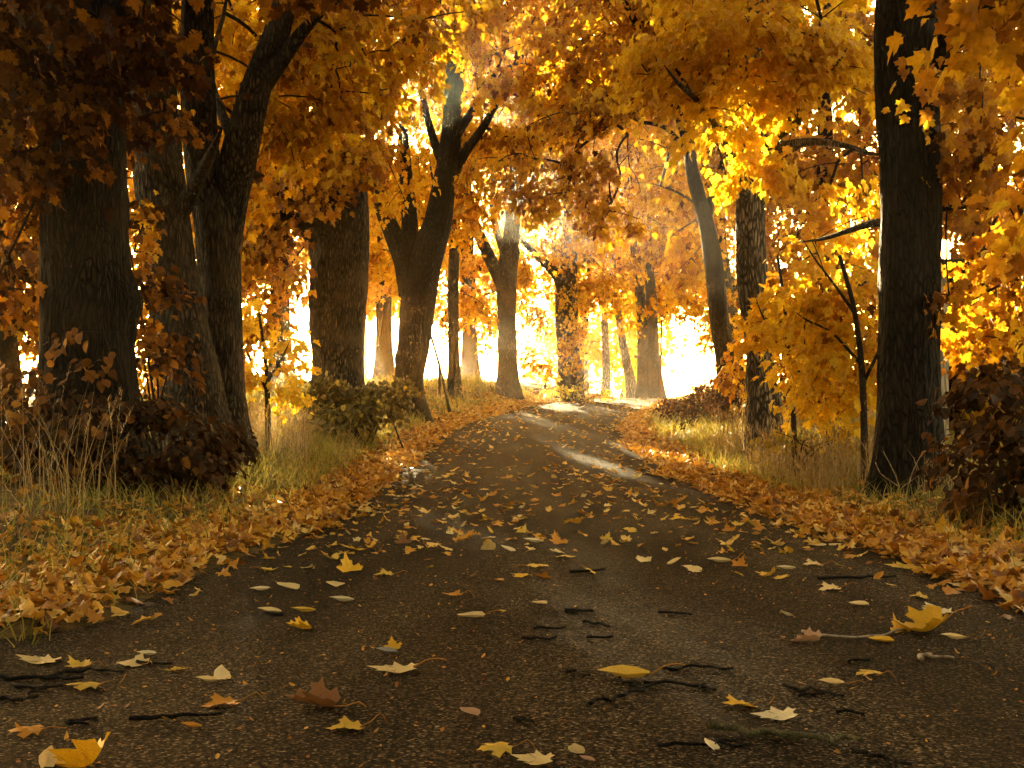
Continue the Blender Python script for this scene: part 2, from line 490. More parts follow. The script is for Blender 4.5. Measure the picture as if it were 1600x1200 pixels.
def sprays(blobs, thr=.42, seed=0):
    """spray centres of a crown; blobs: (px,py,d, rx,ry,rz, cover)"""
    C = []; S = []
    rs = np.random.default_rng(seed + 100)
    for (px, py, d, rx, ry, rz, cov, ls) in blobs:
        c = P(px, py, d) if ls < .205 or d > 9 else np.array([px, d, py])   # unseen shade blobs added round the camera are given in metres
        ls = ls * (.80 if ls < .2 else 1.0)
        n = int(cov * math.pi * rx * rz / (.105 * (ls / .135) ** 2))
        got = 0; tries = 0
        while got < n and tries < 60:
            tries += 1
            q = rs.normal(size=(n * 2, 3)); q = q / np.linalg.norm(q, axis=1, keepdims=True) * rs.uniform(.25, 1, (n * 2, 1)) ** .45
            p = c + q * np.array([rx, ry, rz])
            k = vnoise3(p * 0.85, seed) * .65 + vnoise3(p * 2.1, seed + 5) * .35 > thr - .012 * max(0, tries - 6)
            p = p[k][:n - got]
            C.append(p); S.append(np.full(len(p), ls)); got += len(p)
    return (np.vstack(C), np.concatenate(S)) if C else (np.zeros((0, 3)), np.zeros(0))

SUNGAP = [(600, 515, 34)]
# openings in the canopy through which the low sun reaches the right hand foliage, the verge and the road
SD = np.array(SUN_DIR)
LANES = [((2.9, 16.2, 3.8), .95, .08), ((3.7, 15.8, 2.6), .9, .1), ((-3.1, 16.5, .3), .65, .1), ((2.8, 19.5, .3), .9, .15), ((-1.6, 22.5, 6.3), 1.0, .15),
         ((.6, 23.5, 7.0), 1.0, .15), ((3.6, 11, 2.3), .5, .2), ((-2.0, 17.5, .05), .7, .45), ((-2.3, 19.5, .3), .6, .2), ((4.2, 12.5, 3.6), .6, .2)]
def in_lane(C, seed=0):
    m = np.zeros(len(C), bool)
    u = np.random.default_rng(seed + 3).uniform(0, 1, len(C))
    for o_, r_, keep in LANES:
        v = C - np.array(o_); t = v @ SD
        m |= (t > 0) & (np.linalg.norm(v - t[:, None] * SD, axis=1) < r_) & (u > keep)
    return m
def clear_gap(C, gaps=SUNGAP, dmin=0):
    px = 800 + F * C[:, 0] / C[:, 1]; py = 600 - F * (C[:, 2] - CAMZ) / C[:, 1]
    keep = np.ones(len(C), bool)
    for gx, gy, gr in gaps:
        keep &= ~((np.hypot(px - gx, (py - gy)) < gr) & (C[:, 1] > dmin))
    return keep

def spray_leaves(C, LS, cen, per, droop=1.0, spread=.42, rs=None):
    """leaves of every spray: positions, axes, normals, sizes, spray index"""
    rs = rs or rng
    n = len(C)
    out = unit((C - cen) * np.array([1, 1, .25]) + rs.normal(0, .45, (n, 3)) * np.array([1, 1, .3]))
    dirn = unit(out + np.array([0, 0, -.35]) * droop + rs.normal(0, .12, (n, 3)))
    sidev = unit(np.cross(dirn, np.array([0, 0, 1.])) + 1e-6)
    up = np.cross(sidev, dirn)
    idx = np.repeat(np.arange(n), per); m = n * per
    sc = (LS / .135)[idx]
    s = rs.uniform(-.5, 1, m) * spread * sc
    lat = rs.normal(0, .42, m) * spread * sc
    hgt = rs.normal(0, .10, m) * sc - .45 * lat ** 2 / spread / sc - .25 * np.clip(s, 0, 9) ** 2 / spread / sc
    pos = C[idx] + dirn[idx] * s[:, None] + sidev[idx] * lat[:, None] + up[idx] * hgt[:, None]
    ax = dirn[idx] * rs.uniform(.2, 1, m)[:, None] + sidev[idx] * (np.sign(lat) * rs.uniform(.1, 1.0, m))[:, None] + np.array([0, 0, -1.]) * (rs.uniform(.15, 1.1, m) * droop)[:, None]
    nr = up[idx] + rs.normal(0, .42, (m, 3))
    size = LS[idx] * (.5 + .85 * rs.beta(2.2, 1.7, m))
    return pos, ax, nr, size, idx

def crown_part(root, org, skel, blobs, lod, tone, mat, per=26, thr=.42, seed=0, gaps=SUNGAP, twig_mat=None, tip=.0055, tone_var=.17, tone_fn=None, name='crown', droop=1.0, min_tw=.004, clump=.25, lanes=True):
    C, LS = sprays(blobs, thr, seed)
    k = clear_gap(C, gaps) if gaps else np.ones(len(C), bool)
    if lanes: k &= ~in_lane(C, seed)
    C, LS = C[k], LS[k]
    if len(C) == 0: return
    cen = C.mean(0)
    nodes, par, cnt = grow(skel, C)
    ns = len(skel)
    pi = par[ns:]
    A = nodes[pi]; B = nodes[ns:]
    rb = tip * cnt[ns:] ** .42
    ra = np.where(pi >= ns, np.minimum(tip * cnt[pi] ** .42, rb * 1.6), rb * 1.25)
    tv, tf = twig_mesh(A, B, ra, rb, org)
    rs = np.random.default_rng(seed + 7)
    pos, ax, nr, size, idx = spray_leaves(C, LS, cen, per, droop, rs=rs)
    st = tone + rs.normal(0, tone_var * .6, len(C)) + clump * (vnoise3(C * .8, seed + 11) - .5) * 2
    tn = st[idx] + rs.normal(0, tone_var, len(idx))
    if gaps:
        k = clear_gap(pos, [(a, b, r * .8) for a, b, r in gaps])
        k &= ~(in_lane(pos, seed) & lanes)
        pos, ax, nr, size, tn = pos[k], ax[k], nr[k], size[k], tn[k]
    link(name, leaf_mesh(name, lod, pos - org, ax, nr, size, tn, mat, (tv, tf, twig_mat or M_TWIG)), None, root)
    return len(pos)

NLEAF = 0
def tree(name, label, trunk, limbs, blobs, lod='mid', tone=.6, bark=None, group=None, flare=.35, seed=1, per=26, thr=.42, base_d=None, cat='tree', seg=28, step=.09, knots=3, skel_from=.3, twig_mat=None, mat=None, **kw):
    """trunk / limbs: lists of (px, py, width_px, d)"""
    global NLEAF
    bark = bark or M_BARK
    def conv(l):
        return [(*P(a, b, d), w / 2 / F * d) for a, b, w, d in l]
    tr = conv(trunk)
    org = np.array(tr[0][:3])
    gz = float(ground_z(org[0], org[1]))
    org = np.array([org[0], org[1], gz])
    # sink the foot a little below the ground
    tr[0] = (tr[0][0], tr[0][1], gz - .12, tr[0][3])
    root = thing(name, label, cat, tuple(org), group)
    me, c = limb_mesh('trunk', tr, seg, step, org, flare=flare, seed=seed, knots=knots)
    link('trunk', me, bark, root)
    sk = [c[int(len(c) * skel_from):, :3]]
    for q, l in enumerate(limbs):
        e1, e2 = np.array(l[-1]), np.array(l[-2])
        l = list(l) + [tuple(e1 + (e1 - e2) * .55 + np.array([0, -6, 0, 0]))]
        l[-1] = (l[-1][0], l[-1][1], e1[2] * .25, l[-1][3])
        me, c = limb_mesh('limb', conv(l), max(10, seg // 2), step * 1.2, org, seed=seed + q + 3)
        link('limb', me, bark, root)
        sk.append(c[len(c) // 4:, :3])
    sk = np.vstack(sk)
    if blobs:
        NLEAF += crown_part(root, org, sk, blobs, lod, tone, mat or M_LEAF, per=per, thr=thr, seed=seed, twig_mat=twig_mat, **kw) or 0
    return root

exec_trees = True
LEFTG = 'old maples along the left side of the road'
RIGHTG = 'trees along the right side of the road'
FARG = 'trees beyond the crest of the road'
BACKG = 'trees standing in the field behind the avenue'

# ---- left row
tree('maple_tree', 'massive dark straight maple trunk nearest on the left, behind a shrub with round leaves',
     [(140, 765, 165, 12), (135, 600, 140, 12), (132, 420, 134, 12), (130, 200, 128, 12), (128, 0, 122, 12), (140, -400, 100, 12), (160, -900, 70, 12.3), (150, -1500, 30, 12.5)],
     [[(100, 190, 60, 12), (40, 130, 44, 11.5), (-60, 60, 32, 10.8)], [(170, 60, 70, 12), (240, -60, 50, 11.6), (340, -200, 38, 10.5), (520, -420, 20, 9.5)],
      [(110, -60, 60, 12), (20, -250, 45, 11.5), (-150, -450, 25, 11)], [(150, -500, 60, 12.1), (400, -800, 40, 12), (800, -1000, 18, 11.5)]],
     [(110, 60, 10.2, 1.5, 1.2, .55, 1.25, .125), (30, 150, 10.6, .8, 1.0, .7, .7, .12), (-60, 330, 11.5, 1.0, 1.0, 1.3, .8, .125),
      (330, -260, 10.5, 2.6, 2.0, 1.2, 1.2, .14), (-150, -380, 11, 2.5, 2.5, 1.8, 1.0, .15), (600, -1000, 11.5, 3.5, 3, 2.5, .9, .17), (100, -1200, 12.5, 3.5, 3, 2.5, .9, .17), (-4, 7.5, 3, 4, 4.5, 2.2, 2.0, .21), (-4.5, 4.5, -6, 4.5, 3, 4.5, 3.0, .23), (-7.5, 4, 2, 2.2, 5, 4, 2.0, .23)],  # last three blobs are unseen, added over and behind the camera for shade
     'near', .11, M_BARK, LEFTG, seed=3, seg=120, step=.03, knots=6, flare=.5)
tree('maple_tree', 'leaning maple trunk wedged between the massive dark trunk and the forked trunk',
     [(305, 715, 120, 14.2), (296, 600, 92, 14.2), (275, 480, 82, 14.2), (255, 330, 80, 14.2), (240, 180, 76, 14.3), (232, 20, 70, 14.4), (230, -300, 56, 14.5), (260, -700, 30, 14.5)],
     [[(262, 360, 40, 14.2), (300, 300, 26, 14.0), (330, 240, 16, 13.6)], [(235, 60, 50, 14.4), (170, -100, 36, 14), (100, -250, 20, 13.5)]],
     [(215, 120, 13.2, .8, .7, .8, 1.0, .125), (235, 330, 13.4, .45, .4, .7, .35, .12), (225, 560, 13.2, .35, .3, .4, .5, .11), (200, -250, 14, 2.5, 2, 1.3, 1.0, .14)],
     'near', .34, M_BARK2, LEFTG, seed=5, seg=96, step=.035, flare=.5)
tree('maple_tree', 'maple trunk splitting into two thick stems, rough pale foot in dry grass',
     [(352, 722, 92, 14.8), (350, 640, 64, 14.8), (346, 500, 62, 14.8), (338, 360, 66, 14.8), (318, 260, 56, 14.8), (308, 120, 52, 14.8), (309, 0, 50, 14.8), (312, -300, 40, 14.8), (330, -800, 20, 15)],
     [[(344, 400, 60, 14.8), (360, 310, 56, 14.8), (378, 220, 54, 14.6), (402, 130, 46, 14.5), (436, 40, 40, 14.4), (462, -60, 34, 14.2), (520, -260, 22, 14)],
      [(412, 128, 34, 14.5), (440, 95, 24, 14.4), (468, 55, 20, 14.3), (496, 25, 14, 14.2), (540, -10, 8, 14)],
      [(335, 330, 36, 14.8), (300, 230, 18, 14.6), (268, 165, 14, 14.4), (225, 95, 10, 14)],
      [(372, 240, 20, 14.7), (330, 120, 10, 15.5), (350, 20, 6, 16)]],
     [(500, 110, 15.9, 1.1, .6, .8, 1.1, .14), (400, 260, 16, .7, .4, .6, .7, .135), (480, 220, 15.8, .6, .4, .5, .7, .135), (350, 80, 16.5, .9, .7, .9, 1.1, .14), (590, 30, 15, 1.2, .9, .6, 1.0, .14),
      (450, -250, 14.5, 3, 2.5, 1.4, 1.1, .15)],
     'near', .66, M_BARK2, LEFTG, seed=8, seg=96, step=.035, flare=.5)
tree('maple_tree', 'thick maple trunk with swollen neck in a bush left of the sun glow',
     [(528, 655, 96, 22), (528, 580, 76, 22), (526, 500, 84, 22), (532, 420, 86, 22), (534, 340, 84, 22), (528, 270, 84, 22), (524, 180, 70, 22), (540, 60, 54, 22), (560, -150, 36, 22)],
     [[(510, 400, 46, 22), (488, 362, 36, 22), (450, 340, 26, 21.7), (400, 320, 18, 21.4)], [(508, 350, 34, 22), (470, 310, 24, 21.5), (425, 290, 18, 21), (380, 260, 10, 20.5)],
      [(545, 180, 44, 22), (590, 140, 30, 22), (630, 80, 26, 22), (680, 10, 18, 21.5), (700, -60, 12, 21)], [(520, 200, 40, 22), (480, 100, 28, 21.5), (470, 0, 18, 21)]],
     [(430, 380, 21, 1.0, 1.0, 1.2, 1.1, .14), (360, 300, 21.5, 1.0, 1.0, 1.2, 1.0, .14), (440, 250, 20.5, 1.0, 1.2, 1.2, .9, .14), (545, 190, 20.3, 1.0, .8, 1.0, 1.3, .14), (480, 40, 21, 1.8, 1.5, 1.4, 1.2, .14), (640, 0, 21.5, 1.6, 1.5, .9, 1.2, .14),
      (610, 260, 23.5, .7, .6, .9, .5, .13), (560, 395, 22.6, .4, .4, .5, .4, .12), (420, 520, 24, .9, .9, .9, .7, .13), (600, -220, 21, 4, 3, 2, 1.0, .16)],
     'mid', .56, M_BARK2, LEFTG, seed=12, seg=72, step=.05, knots=8)
tree('maple_tree', 'dark maple trunk forking into a V right beside the sun glow',
     [(640, 640, 58, 27), (638, 600, 44, 27), (646, 540, 50, 27), (654, 470, 56, 27), (664, 410, 54, 27), (684, 350, 44, 27), (696, 280, 36, 27), (706, 200, 32, 27), (712, 100, 28, 27), (720, -50, 18, 27)],
     [[(644, 460, 44, 27), (634, 410, 38, 27), (612, 360, 28, 27), (596, 320, 24, 27), (588, 260, 18, 27), (570, 180, 12, 26.5)],
      [(640, 430, 30, 27), (640, 350, 26, 27), (634, 270, 20, 27), (630, 200, 14, 27)],
      [(690, 320, 22, 27), (720, 250, 16, 27), (760, 190, 12, 26.5), (790, 130, 8, 26)], [(696, 270, 18, 27), (672, 200, 12, 27), (660, 130, 10, 26.5), (690, 60, 8, 26)],
      [(702, 230, 16, 27), (740, 170, 12, 26.7), (770, 120, 8, 26.2)]],
     [(620, 130, 29, 2.2, 1.2, 1.5, 1.0, .14), (740, 110, 29, 2.6, 1.4, 1.9, 1.2, .14), (850, 70, 23, 2.0, 1.8, 1.2, 1.1, .14), (900, 180, 27, 2.2, 1.2, 1.2, 1.0, .14), (1000, 40, 24, 1.8, 1, 1.2, 1.1, .14), (680, 300, 28.5, 1.5, 1, 1.2, .6, .14), (600, 420, 30, .8, .7, .8, .8, .14), (700, -100, 25, 5, 3, 2.0, 1.0, .17)],
     'mid', .66, M_BARK, LEFTG, seed=16, seg=36, step=.1, knots=4)
tree('ash_tree', 'slim straight trunk beside a leaning stake, right of the V-forked maple',
     [(710, 622, 22, 34), (709, 560, 18, 34), (708, 450, 17, 34), (712, 330, 15, 34), (716, 200, 12, 34), (720, 80, 8, 34)],
     [[(712, 330, 9, 34), (735, 260, 6, 33.5), (750, 200, 4, 33)], [(711, 400, 8, 34), (690, 340, 5, 34), (676, 280, 4, 34)]],
     [(720, 260, 34, 1.6, 1.3, 2.0, .8, .16), (730, 480, 35, .7, .7, 1.1, .6, .15), (760, 90, 33, 2.5, 2, 2.0, 1.0, .17)],
     'far', .52, M_BARK2, LEFTG, seed=20, seg=20, step=.15, knots=2)
tree('maple_tree', 'pale brown maple trunk with one long arm reaching up to the left',
     [(794, 622, 40, 38), (793, 570, 30, 38), (792, 500, 28, 38), (792, 430, 32, 38), (800, 360, 26, 38), (806, 280, 22, 38), (815, 180, 16, 38), (820, 60, 10, 38)],
     [[(788, 450, 24, 38), (768, 410, 20, 38), (748, 365, 17, 38), (735, 325, 14, 38), (722, 260, 10, 38)], [(804, 340, 14, 38), (845, 260, 10, 37.5), (880, 190, 6, 37)], [(795, 420, 14, 38), (770, 330, 10, 38), (775, 240, 8, 37.5)]],
     [(770, 220, 37, 2.6, 2, 2.2, 1.1, .17), (850, 320, 39, 2.0, 1.5, 1.8, .8, .17), (745, 500, 40, .9, .8, 1.0, .7, .16), (835, 560, 40, .6, .5, .6, .6, .15), (830, 60, 36, 3.4, 2.5, 2.4, 1.1, .18)],
     'far', .52, M_BARK2, LEFTG, seed=23, seg=24, step=.14, knots=3)
tree('ivy_maple', 'upright maple trunk wrapped in ivy where the left verge meets the crest',
     [(888, 622, 46, 42), (889, 575, 34, 42), (886, 500, 36, 42), (886, 450, 32, 42), (892, 380, 22, 42), (893, 300, 22, 42), (900, 200, 16, 42), (905, 80, 10, 42)],
     [[(884, 460, 24, 42), (870, 430, 18, 42), (845, 405, 12, 42), (820, 380, 8, 41.5)], [(893, 310, 16, 42), (872, 285, 12, 42), (850, 290, 8, 41.8), (835, 320, 5, 41.5)], [(895, 300, 14, 42), (925, 260, 9, 41.5), (960, 230, 5, 41)]],
     [(900, 190, 41, 3.4, 2.5, 2.0, 1.2, .18), (960, 300, 42, 2.2, 2, 2.0, 1.0, .18), (855, 440, 43, 1.3, 1, 1.5, .9, .17), (935, 420, 44, 1.4, 1.2, 1.8, 1.0, .17), (896, 500, 41.5, .45, .4, 1.6, .8, .12)],
     'far', .62, M_BARK, LEFTG, seed=27, seg=24, step=.14, knots=4)

# ---- at and beyond the crest
far_specs = [
    ('birch_tree', 'thin upright pale birch stem rising directly behind the crest of the road', [(945, 640, 15, 52), (947, 570, 12, 52), (944, 480, 11, 52), (945, 380, 9, 52), (950, 260, 6, 52)], M_BIRCH, [(960, 340, 52, 2.6, 2, 2.8, .9, .2)], .78),
    ('birch_tree', 'speckled pale birch stem leaning left at the crest of the road', [(990, 640, 22, 50), (984, 590, 16, 50), (972, 530, 13, 50), (964, 470, 11, 50), (955, 380, 8, 50), (950, 300, 5, 50)], M_BIRCH, [(1000, 430, 51, 2.2, 2, 1.6, 1.0, .2), (985, 490, 49, .9, .8, .5, .6, .18)], .80),
    ('ash_tree', 'grey ash trunk, left one of the close pair at the crest', [(1008, 640, 28, 49), (1006, 570, 20, 49), (1003, 490, 17, 49), (995, 420, 14, 49), (985, 330, 10, 49), (985, 220, 6, 49)], M_BARK2, [(1010, 250, 49, 3, 2.5, 3, 1.0, .2)], .7),
    ('ash_tree', 'grey ash trunk, right one of the close pair at the crest', [(1028, 640, 26, 48), (1022, 560, 18, 48), (1018, 470, 17, 48), (1014, 400, 14, 48), (1020, 300, 10, 48), (1030, 200, 6, 48)], M_BARK2, [(1060, 440, 50, 1.6, 1.5, 1.6, .7, .19), (1060, 330, 48, 2.2, 2, 2, .9, .2)], .5),
    ('maple_tree', 'golden maple closing the far end of the avenue beyond the crest', [(900, 690, 40, 66), (905, 560, 30, 66), (910, 420, 22, 66), (920, 250, 12, 66)], M_BARK, [(930, 480, 64, 3.6, 3, 3.2, .9, .24), (860, 530, 66, 2.2, 2, 2, .8, .23), (900, 250, 66, 5, 4, 5, 1.2, .26)], .85),
    ('maple_tree', 'yellow maple low behind the pale birches beyond the crest', [(985, 700, 36, 70), (990, 560, 26, 70), (1000, 430, 18, 70), (1000, 260, 10, 70)], M_BARK, [(975, 540, 66, 2.2, 2, 2, .8, .24), (1030, 450, 70, 3.4, 3, 3.2, .8, .25), (1040, 260, 70, 5, 4, 5, 1.2, .26)], .85),
]
for q, (nm, lb, tr, bk, bl, tn) in enumerate(far_specs):
    tree(nm, lb, tr, [], bl, 'far', tn, bk, FARG, seed=40 + q, seg=18, step=.2, knots=1, skel_from=.25)

# ---- right row
tree('maple_tree', 'slender dark trunk leaning and curving left over the red brown hedge',
     [(1142, 640, 44, 23), (1136, 575, 32, 23), (1124, 500, 30, 23), (1116, 420, 30, 23), (1104, 350, 24, 23), (1084, 280, 20, 23), (1074, 220, 18, 23), (1050, 150, 16, 22.5), (1015, 85, 14, 22), (985, 20, 10, 21.5)],
     [[(1104, 350, 14, 23), (1120, 280, 10, 23), (1150, 200, 8, 22.5)], [(1076, 240, 10, 23), (1040, 200, 7, 22.5), (1000, 190, 5, 22)]],
     [(1010, 190, 23, 1.6, 1.2, 1.3, 1.2, .14), (960, 60, 22, 1.8, 1.4, 1.2, 1.2, .14), (1090, 60, 22.5, 1.8, 1.4, 1.2, 1.2, .14), (1075, 430, 26, .9, .8, 1.1, .5, .13), (1050, 330, 25, 1.2, 1, .9, .7, .14), (1000, -150, 22, 4, 3, 2, 1, .17), (900, 230, 20.5, 1.6, .6, 1.0, .75, .11), (820, 290, 22, 1.2, .6, .7, .6, .11), (990, 300, 19, .9, .5, .7, .7, .11)],
     'mid', .62, M_BARK, RIGHTG, seed=60, seg=32, step=.09)
tree('maple_tree', 'grey speckled maple trunk in tall straw grass under the brightest yellow foliage',
     [(1194, 700, 62, 16.5), (1193, 620, 44, 16.5), (1186, 540, 40, 16.5), (1176, 450, 46, 16.5), (1172, 340, 44, 16.5), (1176, 230, 40, 16.5), (1182, 100, 34, 16.5), (1190, -100, 26, 16.5), (1200, -500, 14, 16.5)],
     [[(1176, 260, 26, 16.5), (1212, 212, 20, 16), (1244, 190, 17, 15.5), (1258, 150, 15, 15.2), (1260, 105, 12, 15), (1275, 60, 9, 14.8)], [(1258, 150, 10, 15.2), (1285, 120, 8, 14.8), (1310, 95, 6, 14.5)],
      [(1174, 330, 22, 16.5), (1140, 240, 14, 16), (1100, 170, 10, 15.2), (1060, 130, 7, 14.6)], [(1180, 240, 20, 16.5), (1260, 222, 13, 15.6), (1320, 228, 9, 15), (1360, 240, 6, 14.6)],
      [(1180, 80, 24, 16.5), (1130, -20, 16, 15.8), (1080, -100, 10, 15)]],
     [(1120, 180, 15.2, .8, .35, .42, 1.0, .13), (1200, 75, 15, 1.2, .45, .6, 1.1, .135), (1290, 60, 15, .9, .4, .5, 1.0, .135), (1290, 180, 15, .7, .35, .55, 1.0, .13), (1240, 300, 15.1, .55, .3, .55, 1.0, .13), (1310, 310, 14.9, .5, .3, .5, 1.0, .125), (1240, 380, 15, .7, .3, .5, 1.1, .125), (1060, 110, 15.5, .8, .35, .5, 1.0, .125),
      (1160, 260, 15.4, .6, .3, .35, .8, .125), (1090, 60, 15.4, .9, .4, .5, 1.0, .135), (1200, -150, 15, 2.8, 2.2, 1.1, 1.0, .15)],
     'near', .96, M_BARK3, RIGHTG, seed=64, seg=72, step=.04, clump=.12, tone_var=.12)
tree('maple_tree', 'tall near black trunk, biggest on the right, with bare twigs at its foot',
     [(1416, 780, 108, 11.3), (1418, 700, 98, 11.3), (1419, 560, 94, 11.3), (1421, 400, 90, 11.3), (1424, 270, 92, 11.3), (1418, 120, 96, 11.3), (1420, 0, 98, 11.3), (1425, -300, 80, 11.4), (1415, -800, 50, 11.5), (1420, -1300, 24, 11.6)],
     [[(1440, 150, 60, 11.3), (1490, 60, 40, 11), (1560, 20, 30, 10.5), (1680, -40, 18, 10)], [(1420, 345, 18, 11.4), (1360, 350, 12, 12), (1290, 372, 6, 12.8)], [(1430, 335, 17, 11.3), (1490, 322, 11, 11.5), (1560, 320, 12, 11.5), (1640, 290, 8, 11.3)],
      [(1410, -100, 60, 11.3), (1250, -350, 40, 11), (1000, -600, 22, 10.5)], [(1430, -200, 50, 11.3), (1600, -400, 36, 11), (1800, -600, 18, 11)]],
     [(1540, 330, 11.5, .75, .8, .75, 1.2, .13), (1560, 160, 11, .6, .7, .5, 1.1, .13), (1330, 380, 13, .5, .5, .5, .5, .125), (1480, 420, 11, .3, .4, .4, .35, .12), (1500, 150, 10.4, .4, .4, .5, .5, .13), (1570, 470, 12.5, .7, .6, .5, 1.0, .13),
      (1000, -560, 10.5, 3, 2.5, 1.5, 1.1, .16), (1700, -450, 11, 3, 2.5, 1.6, 1.0, .16), (1420, -1000, 11.5, 4, 3, 2.5, .9, .17)],
     'near', .5, M_BARK, RIGHTG, seed=70, seg=120, step=.03, flare=.28, knots=5)
tree('maple_tree', 'maple whose big orange leaves hang into the upper right corner of the view',
     [(2050, 900, 150, 6.6), (2040, 600, 130, 6.6), (2030, 200, 120, 6.6), (2000, -300, 100, 6.6), (1950, -900, 70, 6.6), (1900, -1700, 40, 6.6)],
     [[(2020, 60, 60, 6.6), (1850, -20, 40, 6.4), (1680, -20, 24, 6.2), (1520, 15, 12, 6)], [(2025, 260, 40, 6.6), (1850, 220, 26, 6.8), (1680, 200, 12, 7)], [(1960, -700, 60, 6.6), (1500, -1100, 40, 6), (900, -1300, 20, 5.5)]],
     [(1545, 40, 6.1, .34, .35, .17, 1.3, .14), (1640, 150, 6.6, .3, .4, .35, 1.0, .135), (1600, -120, 6.2, .7, .6, .3, 1.1, .14), (1620, 300, 7.5, .28, .4, .4, .8, .13), (900, -1300, 5.8, 2.5, 2.5, 1.0, .9, .16), (1700, -1300, 6.5, 2.5, 2.5, 1.5, .9, .16), (2.5, 7.5, 1, 4.5, 5, 2.2, 2.0, .21), (4, 4.5, -6, 5, 3, 4.5, 3.0, .23), (8, 4, 2, 2, 5, 4, 2.0, .23)],  # last three: out-of-view foliage added to cut sky light on the foreground
     'near', .5, M_BARK, RIGHTG, seed=74, seg=30, step=.12)
tree('maple_sapling', 'slim maple sapling with yellow orange leaves, left of the tall near black trunk',
     [(1352, 745, 14, 12.6), (1350, 660, 11, 12.6), (1346, 570, 10, 12.7), (1334, 480, 8, 12.8), (1312, 400, 6, 13)],
     [[(1348, 600, 6, 12.7), (1376, 540, 5, 12.5), (1385, 480, 4, 12.4)], [(1336, 490, 6, 12.8), (1300, 440, 4, 12.9), (1270, 400, 3, 13)], [(1346, 570, 6, 12.7), (1300, 520, 4, 13), (1260, 500, 3, 13.2)]],
     [(1290, 440, 13.4, .5, .4, .55, 1.3, .12), (1335, 540, 13, .38, .35, .45, 1.2, .12), (1240, 540, 13.6, .42, .4, .4, 1.1, .12), (1290, 620, 13.4, .55, .4, .28, 1.1, .115)],
     'near', .84, M_TWIG, 'saplings under the right hand trees', cat='sapling', seed=80, seg=12, step=.08, flare=.1, knots=0, skel_from=.35, tip=.0025)
tree('maple_sapling', 'maple sapling glowing yellow in front of the grey speckled trunk',
     [(1242, 735, 10, 14.2), (1240, 660, 8, 14.2), (1232, 560, 7, 14.2), (1225, 470, 5, 14.2), (1215, 400, 4, 14.2)],
     [[(1238, 600, 5, 14.2), (1270, 540, 4, 14), (1290, 500, 3, 14)], [(1234, 570, 5, 14.2), (1205, 520, 4, 14.1), (1190, 490, 3, 14)]],
     [(1225, 500, 14.2, .35, .35, .4, 1.0, .115), (1195, 505, 14.0, .22, .25, .25, .9, .11), (1250, 420, 14.4, .4, .4, .35, .9, .12), (1215, 400, 14.2, .2, .2, .2, .9, .12)],
     'near', .84, M_TWIG, 'saplings under the right hand trees', cat='sapling', seed=84, seg=10, step=.08, flare=.1, knots=0, skel_from=.35, tip=.0025)
tree('maple_sapling', 'bright lemon yellow maple sapling between the forked trunk and the bush in the sun glow',
     [(420, 690, 10, 16.5), (418, 620, 8, 16.5), (414, 560, 6, 16.5), (405, 490, 4, 16.5)],
     [[(416, 600, 5, 16.5), (440, 560, 3, 16.3)], [(417, 610, 5, 16.5), (395, 570, 3, 16.4)]],
     [(412, 560, 16.4, .34, .3, .46, 1.5, .12), (388, 530, 16.5, .2, .2, .3, 1.1, .115), (436, 615, 16.2, .2, .2, .24, 1.3, .115)],
     'near', .97, M_TWIG, 'saplings', cat='sapling', seed=88, seg=10, step=.08, flare=.1, knots=0, skel_from=.35, tip=.0025, clump=.05, tone_var=.08)

